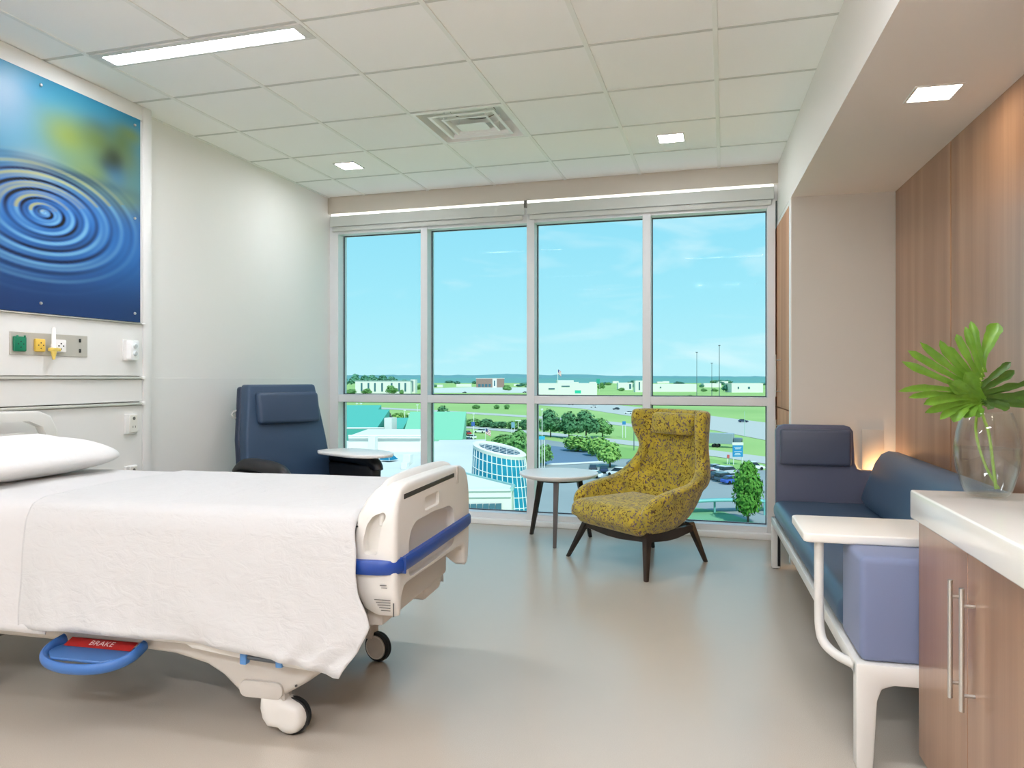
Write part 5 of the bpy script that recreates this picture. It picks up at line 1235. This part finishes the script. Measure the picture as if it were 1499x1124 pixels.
# the tilted glass tower: slanted ring on top, grid of white bars, glass behind
def tower():
    D = 62; c = E(731, 600, D); R0, R1 = 2.16, 2.95; zb = GZ; n = 34
    t = thing('glass_tower', 'round glass atrium tower with slanted ring top and white grid', 'building', (c.x, c.y, GZ))
    rt = Vector((CA, -SA, 0)); fw = Vector((SA, CA, 0))
    cz = E(731, 657, D).z; kx, ky = -.215, .10
    def top(a, r): q = rt * (r * cos(a)) + fw * (r * sin(a)); return Vector((c.x + q.x, c.y + q.y, cz + kx * r * cos(a) + ky * r * sin(a)))
    def side(a, f):
        p = top(a, R0); zz = p.z + (zb - p.z) * f; r = R0 + (R1 - R0) * min(1, (p.z - zz) / 9.0); q = rt * (r * cos(a)) + fw * (r * sin(a)); return Vector((c.x + q.x + .5 * f * 1.0, c.y + q.y, zz))
    part('glass_wall', MB().grid(lambda u, v: side(2 * pi * u, v), 68, 14, cu=True), mat('tower_glass', (24, 120, 150), .35, .25, vary=(.9, (40, 150, 178), .4)), t)
    bars = MB()
    for i in range(n):
        a = 2 * pi * i / n; bars.tube([side(a, f / 12) for f in range(13)], .045, 5)
    for f in range(1, 12):
        bars.tube([side(2 * pi * i / 48, f * .062) for i in range(48)], .04, 5, closed=True)
    part('glazing_bars', bars, M_POLE, t, kind='stuff')
    ring = MB(); m = 60
    def rg(u, v):
        a = 2 * pi * u; k = int(round(v * 4)); r, dz = [(R0 + .05, -.28), (R0 + .10, .0), (R0 - .10, .10), (R0 - .42, .02), (R0 - .44, -.2)][k]; p = top(a, r); p.z += dz; return p
    ring.grid(rg, m, 5, cu=True); part('slanted_ring', ring, M_CONC, t, 'white slanted ring')
    V = [tuple(top(2 * pi * i / 48, R0 - .42) + Vector((0, 0, -.12))) for i in range(48)]
    sk = MB(); sk.faces(V, [tuple(range(48))]); part('skylight', sk, mat('skylight_dark', (10, 74, 96), .6, .1), t)
    g = MB(); rr = R0 - .44
    for k in range(-2, 3):
        o_ = k * .62
        if abs(o_) < rr:
            h = sqrt(rr * rr - o_ * o_)
            for ax in (0, 1):
                pts = []
                for s in (-h, h):
                    x, y = (o_, s) if ax == 0 else (s, o_)
                    a = atan2(y, x); r = sqrt(x * x + y * y); p = top(a, r); p.z -= .08; pts.append(p)
                g.tube(pts, .02, 5)
    part('skylight_bars', g, M_POLE, t, kind='stuff')
tower()
# teal curved canopy by the entrance
q = E(1046, 770, 108); cn = MB()
def canf(u, v):
    a = -.9 + 1.8 * u; x = -9 + 18 * u; return (q.x + x, q.y + 5 * sin(a) + 3 * v, GZ + 1.4 + .8 * cos(a * 1.4) - .3 * v)
cn.grid(canf, 24, 4)
ca = thing('canopy', 'curved teal canopy roof at the edge of the parking lot', 'canopy', (q.x, q.y, GZ))
o = part('canopy_roof', cn, mat('canopy_teal', (120, 190, 184), .5), ca); add_mod(o, 'SOLIDIFY', thickness=.4)
for x in (-7, 0, 7): part('post', MB().cyl((q.x + x, q.y + 1, GZ), (q.x + x, q.y + 1, GZ + 1.8), .15, n=8), MATS['canopy_teal'], ca)

# ---- cars
def loft(sec):
    """sec: list of (x, half width, z0, z1)"""
    V = []; F = []
    for x, w, z0, z1 in sec: V += [(x, -w, z0), (x, w, z0), (x, w * .98, z1), (x, -w * .98, z1)]
    for i in range(len(sec) - 1):
        a = i * 4
        for k in range(4): F.append((a + k, a + 4 + k, a + 4 + (k + 1) % 4, a + (k + 1) % 4))
    F += [(0, 1, 2, 3), tuple(range(len(sec) * 4 - 4, len(sec) * 4))[::-1]]
    mb = MB(); mb.faces(V, F); bmesh.ops.recalc_face_normals(mb.bm, faces=mb.bm.faces); bmesh.ops.bevel(mb.bm, geom=mb.bm.edges[:], offset=.06, segments=2, affect='EDGES', clamp_overlap=True); return mb
CARB = loft([(-2.2, .80, .35, .75), (-2.05, .86, .28, .92), (-1.0, .90, .25, .95), (.9, .90, .25, .92), (1.9, .86, .28, .80), (2.25, .74, .35, .62)]).mesh('body', None)
CARG = loft([(-1.95, .72, .90, .95), (-1.35, .70, .90, 1.40), (.15, .70, .90, 1.44), (1.05, .74, .88, .92)]).mesh('cabin', mat('car_glass', (40, 56, 66), .1, .7))
CARR = MB().box(-1.3, .12, -.62, .62, 1.40, 1.47, .03, 1).mesh('roof', None)
SUVG = loft([(-2.1, .76, .95, 1.0), (-1.95, .74, .95, 1.62), (.35, .74, .95, 1.64), (1.15, .78, .92, .96)]).mesh('cabin', MATS['car_glass'])
SUVR = MB().box(-1.95, .35, -.70, .70, 1.60, 1.70, .04, 1).mesh('roof', None)
for m_ in (CARB, CARR, SUVR): m_.materials.append(None)
WH = MB().lathe([(0, .10), (.2, .10), (.32, .07), (.33, 0), (.32, -.10), (0, -.10)], 18, (0, 0, 0), 'y').mesh('wheel', M_BLACK)
def car(u, v, ang, col, label, suv=False, group=None, s=1.0):
    p = G(u, v); t = bpy.data.objects.new('car', None); COL.objects.link(t)
    t.location = (p.x, p.y, GZ + .16); t.rotation_euler.z = RAD(ang); t.scale = (s, s, s); setp(t, label, 'car', group)
    m = mat('car_paint_%d_%d_%d' % col, col, .3, .5, coat=.4)
    def add(nm, me, loc=(0, 0, 0), mm=None):
        o = bpy.data.objects.new(nm, me); COL.objects.link(o); o.parent = t; o.location = loc
        if mm: o.material_slots[0].link = 'OBJECT'; o.material_slots[0].material = mm
    add('body', CARB, (0, 0, 0), m); add('cabin', SUVG if suv else CARG); add('roof', SUVR if suv else CARR, (0, 0, 0), m)
    for x in (-1.35, 1.4):
        for y in (-.82, .82): add('wheel', WH, (x, y, .33))
WHT, SIL, DRK, RED, BLU, NVY = (236, 238, 238), (190, 200, 204), (58, 66, 74), (186, 44, 52), (60, 96, 190), (44, 62, 92)
car(904, 697, 165, WHT, 'white station wagon parked behind the armrest of the yellow chair', True)
car(884, 692, 100, NVY, 'dark blue car parked just over the edge of the round table')
car(868, 690, 100, DRK, 'dark grey car parked beyond the round table top')
car(866, 700, 170, WHT, 'white car half hidden behind the round table')
car(932, 683, 20, (120, 60, 80), 'maroon car beside the waist of the yellow chair')
car(1043, 699, 42, RED, 'red car at the end of the parked row beside the yellow chair')
car(1052.5, 702, 42, DRK, 'dark green grey car second in the parked row')
car(1062, 705.2, 42, (74, 96, 110), 'slate car third in the parked row', True)
car(1071.5, 708.6, 42, BLU, 'blue car at the tree end of the parked row')
car(1049, 690, 42, SIL, 'silver car in the back parked row')
car(1058.5, 692.5, 42, WHT, 'white car in the back parked row')
car(1068, 695, 42, SIL, 'grey silver car in the back parked row beside the tree', True)
car(1104, 688, 10, WHT, 'white pickup style car parked right of the blue sign', True)
car(1088, 618.5, 5, NVY, 'dark blue car driving on the highway by the last window bay')
car(902, 600, 170, DRK, 'dark car driving on the highway above the tree row')
car(869, 597, 170, WHT, 'white car driving on the highway far beyond the tree row')
car(920, 606, 170, WHT, 'white car on the highway beside the wing of the yellow chair')
car(836, 593, 170, DRK, 'tiny dark car far along the highway under the window rail')
car(680, 575.5, 175, DRK, 'dark car on the far pale road', s=1.2)
car(768, 575, 175, DRK, 'dark car on the far pale road beside the mullion', s=1.2)
car(682, 637, 150, RED, 'red car at the end of the mint roof')
car(688, 643, 160, WHT, 'white car beside the red car at the mint roof')
car(703, 634, 170, WHT, 'white car on the drive beside the flag')
car(681, 647, 160, DRK, 'dark car below the red car at the mint roof')
# truck on the frontage road
p = G(1062, 655); tk = thing('truck', 'grey box truck passing behind the blue sign', 'truck', (p.x, p.y, GZ), rz=RAD(-12))
part('cargo_box', MB().box(-4.5, 2.3, -1.25, 1.25, 1.1, 4.1, .05, 1), mat('truck_box', (150, 166, 176), .5), tk)
part('cab', MB().box(2.4, 4.6, -1.15, 1.15, .6, 2.9, .2, 2), mat('truck_cab', (96, 116, 130), .4), tk)
part('windscreen', MB().box(4.3, 4.64, -1.0, 1.0, 1.8, 2.6, .05, 1), MATS['car_glass'], tk)
for x in (-3.2, -2.1, 3.5):
    for y in (-1.05, 1.05): part('wheel', MB().lathe([(0, .15), (.42, .15), (.5, .1), (.5, -.1), (.42, -.15), (0, -.15)], 16, (x, y, .5), 'y'), M_BLACK, tk)

# ---- poles, flags, signs
def pole(u, vb, vt, r, m, label, name='lamp_post', head=None, group=None, d=None):
    p = G(u, vb) if d is None else E(u, vb, d); dd = (p - EYE).dot(Vector((SA, CA, 0))); zt = E(u, vt, dd).z; z0 = GZ
    t = thing(name, label, 'lamp post' if name == 'lamp_post' else 'pole', (p.x, p.y, GZ), group=group)
    part('post', MB().cyl((p.x, p.y, GZ), (p.x, p.y, zt), r, r * .7, 8), m, t)
    k = dd / FPX
    if head == 'arm': part('lamp_head', MB().box(p.x - 4.5 * k, p.x + 4.5 * k, p.y - .15, p.y + .15, zt - .25, zt, .03, 1), m, t)
    if head == 'box': part('lamp_head', MB().box(p.x - 1.4 * k, p.x + 1.4 * k, p.y - .3, p.y + .3, zt - .35, zt, .03, 1), m, t)
    if head == 'mast': part('lamp_head', MB().cyl((p.x, p.y, zt - .6), (p.x, p.y, zt), 1.6 * k, n=10), m, t)
    return t, p, zt, k
pole(1053, 588, 505, .32, M_POLED, 'tall dark high mast light, tallest beyond the highway', head='mast')
pole(1020, 586, 515, .28, M_POLED, 'tall dark high mast light beyond the yellow chair', head='mast')
pole(1042, 580, 531, .3, M_POLED, 'thin distant high mast light between two taller ones', head='mast')
for (u, vb, vt, lab) in ((522.5, 622, 590, 'white lamp post in the field behind the teal roof'), (528.5, 622, 590, 'white lamp post beside its twin behind the teal roof'), (592.5, 628, 600, 'white lamp post over the mint roof nearest the stair hut'), (598.5, 628, 605, 'short white lamp post over the mint roof'), (611, 628, 592, 'tall white lamp post beside the mullion over the mint roof'), (652.5, 626, 602, 'white lamp post before the dark round tree')):
    pole(u, vb, vt, .16, M_POLE, lab, head='box')
pole(693.5, 646, 605, .14, M_POLE, 'white lamp post with a blue banner behind the glass tower', head='box')
pole(758.5, 634, 615, .12, M_POLE, 'white lamp post with crossing arm over the glass tower', head='arm')
pole(793.5, 690, 598, .10, M_POLE, 'tall thin white lamp post beside the middle mullion', head='box')
pole(928, 660, 620, .12, M_POLED, 'dark lamp post beside the wing of the yellow chair')
pole(1090, 640, 602, .10, mat('pole_faint', (170, 200, 190), .5), 'faint pale post beyond the highway by the last window bay')
def board(u, v, w, h, d_v, m, name, label, edge=None, lines=None, cat='sign', posts=True, base=None):
    p = G(u, d_v); d = (p - EYE).dot(Vector((SA, CA, 0))); k = d / FPX; c = E(u, v, d)
    t = thing(name, label, cat, (c.x, c.y, GZ)); M = Matrix.Translation(c) @ Matrix.Rotation(-YAW, 4, 'Z')
    part('face', MB().box(-w / 2 * k, w / 2 * k, -.08, .08, -h / 2 * k, h / 2 * k, M=M), m, t)
    if edge: part('cap', MB().box(-w / 2 * k - .1, w / 2 * k + .1, -.12, .12, h / 2 * k, h / 2 * k + 4 * k, M=M), edge, t)
    if posts:
        for s in (-1, 1): part('post', MB().cyl((c.x + s * w * .42 * k * CA, c.y - s * w * .42 * k * SA + .1, GZ), (c.x + s * w * .42 * k * CA, c.y - s * w * .42 * k * SA + .1, c.z), .10, n=8), M_POLE, t)
    if lines:
        b_ = MB()
        for (x0, x1, y) in lines: b_.box(x0 * k, x1 * k, -.12, -.079, (y - .35) * k, (y + .35) * k, M=M)
        part('print', b_, M_POLE, t)
    return t
board(1080, 660, 15, 17, 681, mat('sign_blue', (40, 140, 196), .5), 'sign_board', 'blue sign board with white lines on a stone base', M_CONC, [(-5, 5, 5.4), (-4, 4, 3.2), (-5.5, 5.5, -1.0), (-4, 3, -3.6), (-5, 4, -5.6)])
board(793, 641, 9, 5, 692, mat('sign_cyan', (60, 180, 214), .5), 'sign_board', 'small cyan sign on the post beside the middle mullion', None, None)
board(913.5, 619, 5, 5, 641, mat('sign_blue2', (50, 130, 186), .5), 'sign_board', 'small round look blue sign before the highway', None, None)
board(1066, 668, 3.4, 5, 680, mat('sign_red', (206, 96, 90), .5), 'sign_board', 'small red sign beside the blue sign board', None, None)
board(846, 573.5, 9, 4.5, 579, mat('sign_green', (30, 190, 160), .5), 'sign_board', 'green highway sign before the long white warehouse', None, None)
board(875.5, 558, 5, 7, 573, mat('sign_green2', (40, 160, 140), .5), 'sign_board', 'tall green highway sign beside the end of the warehouse', None, None)
board(692.5, 620.5, 5, 6, 648, mat('banner_blue', (64, 100, 180), .6), 'banner', 'blue banner on the lamp post behind the glass tower', cat='banner', posts=False)
board(751, 622, 5, 8, 634, mat('banner_pale', (120, 160, 190), .6), 'banner', 'pale blue banner sign beside the crossing lamp post', cat='banner')
def flag(u, v, w, h, u0, vb, label):
    p = G(u0, vb); d = (p - EYE).dot(Vector((SA, CA, 0))); k = d / FPX
    t = thing('flag', label, 'flag', (p.x, p.y, GZ)); zt = E(u0, v - h * .7, d).z
    part('pole', MB().cyl((p.x, p.y, GZ), (p.x, p.y, zt), .7 * k * .5, n=8), M_POLE, t)
    def cloth(x0, x1, z0, z1): return lambda a, b_: (p.x + ((x0 + (x1 - x0) * a) * w * k) * CA, p.y - (x0 + (x1 - x0) * a) * w * k * SA + .25 * k * sin(a * 6), zt - (z0 + (z1 - z0) * b_) * h * k - (x0 + (x1 - x0) * a) * h * .55 * k)
    part('canton', MB().grid(cloth(0, .42, 0, .55), 6, 4), mat('flag_blue', (58, 76, 140), .7), t)
    for i in range(7):
        z0, z1 = i / 7, (i + 1) / 7
        part('stripe', MB().grid(cloth(.42 if i < 4 else 0, 1, z0, z1), 8, 2), mat('flag_red', (214, 120, 130), .7) if i % 2 == 0 else M_POLE, t)
flag(714, 632, 8, 8, 710.5, 652, 'striped flag flying before the lawn behind the glass tower')
flag(819, 545, 5, 7, 816.5, 580, 'striped flag above the long white warehouse against the sky')
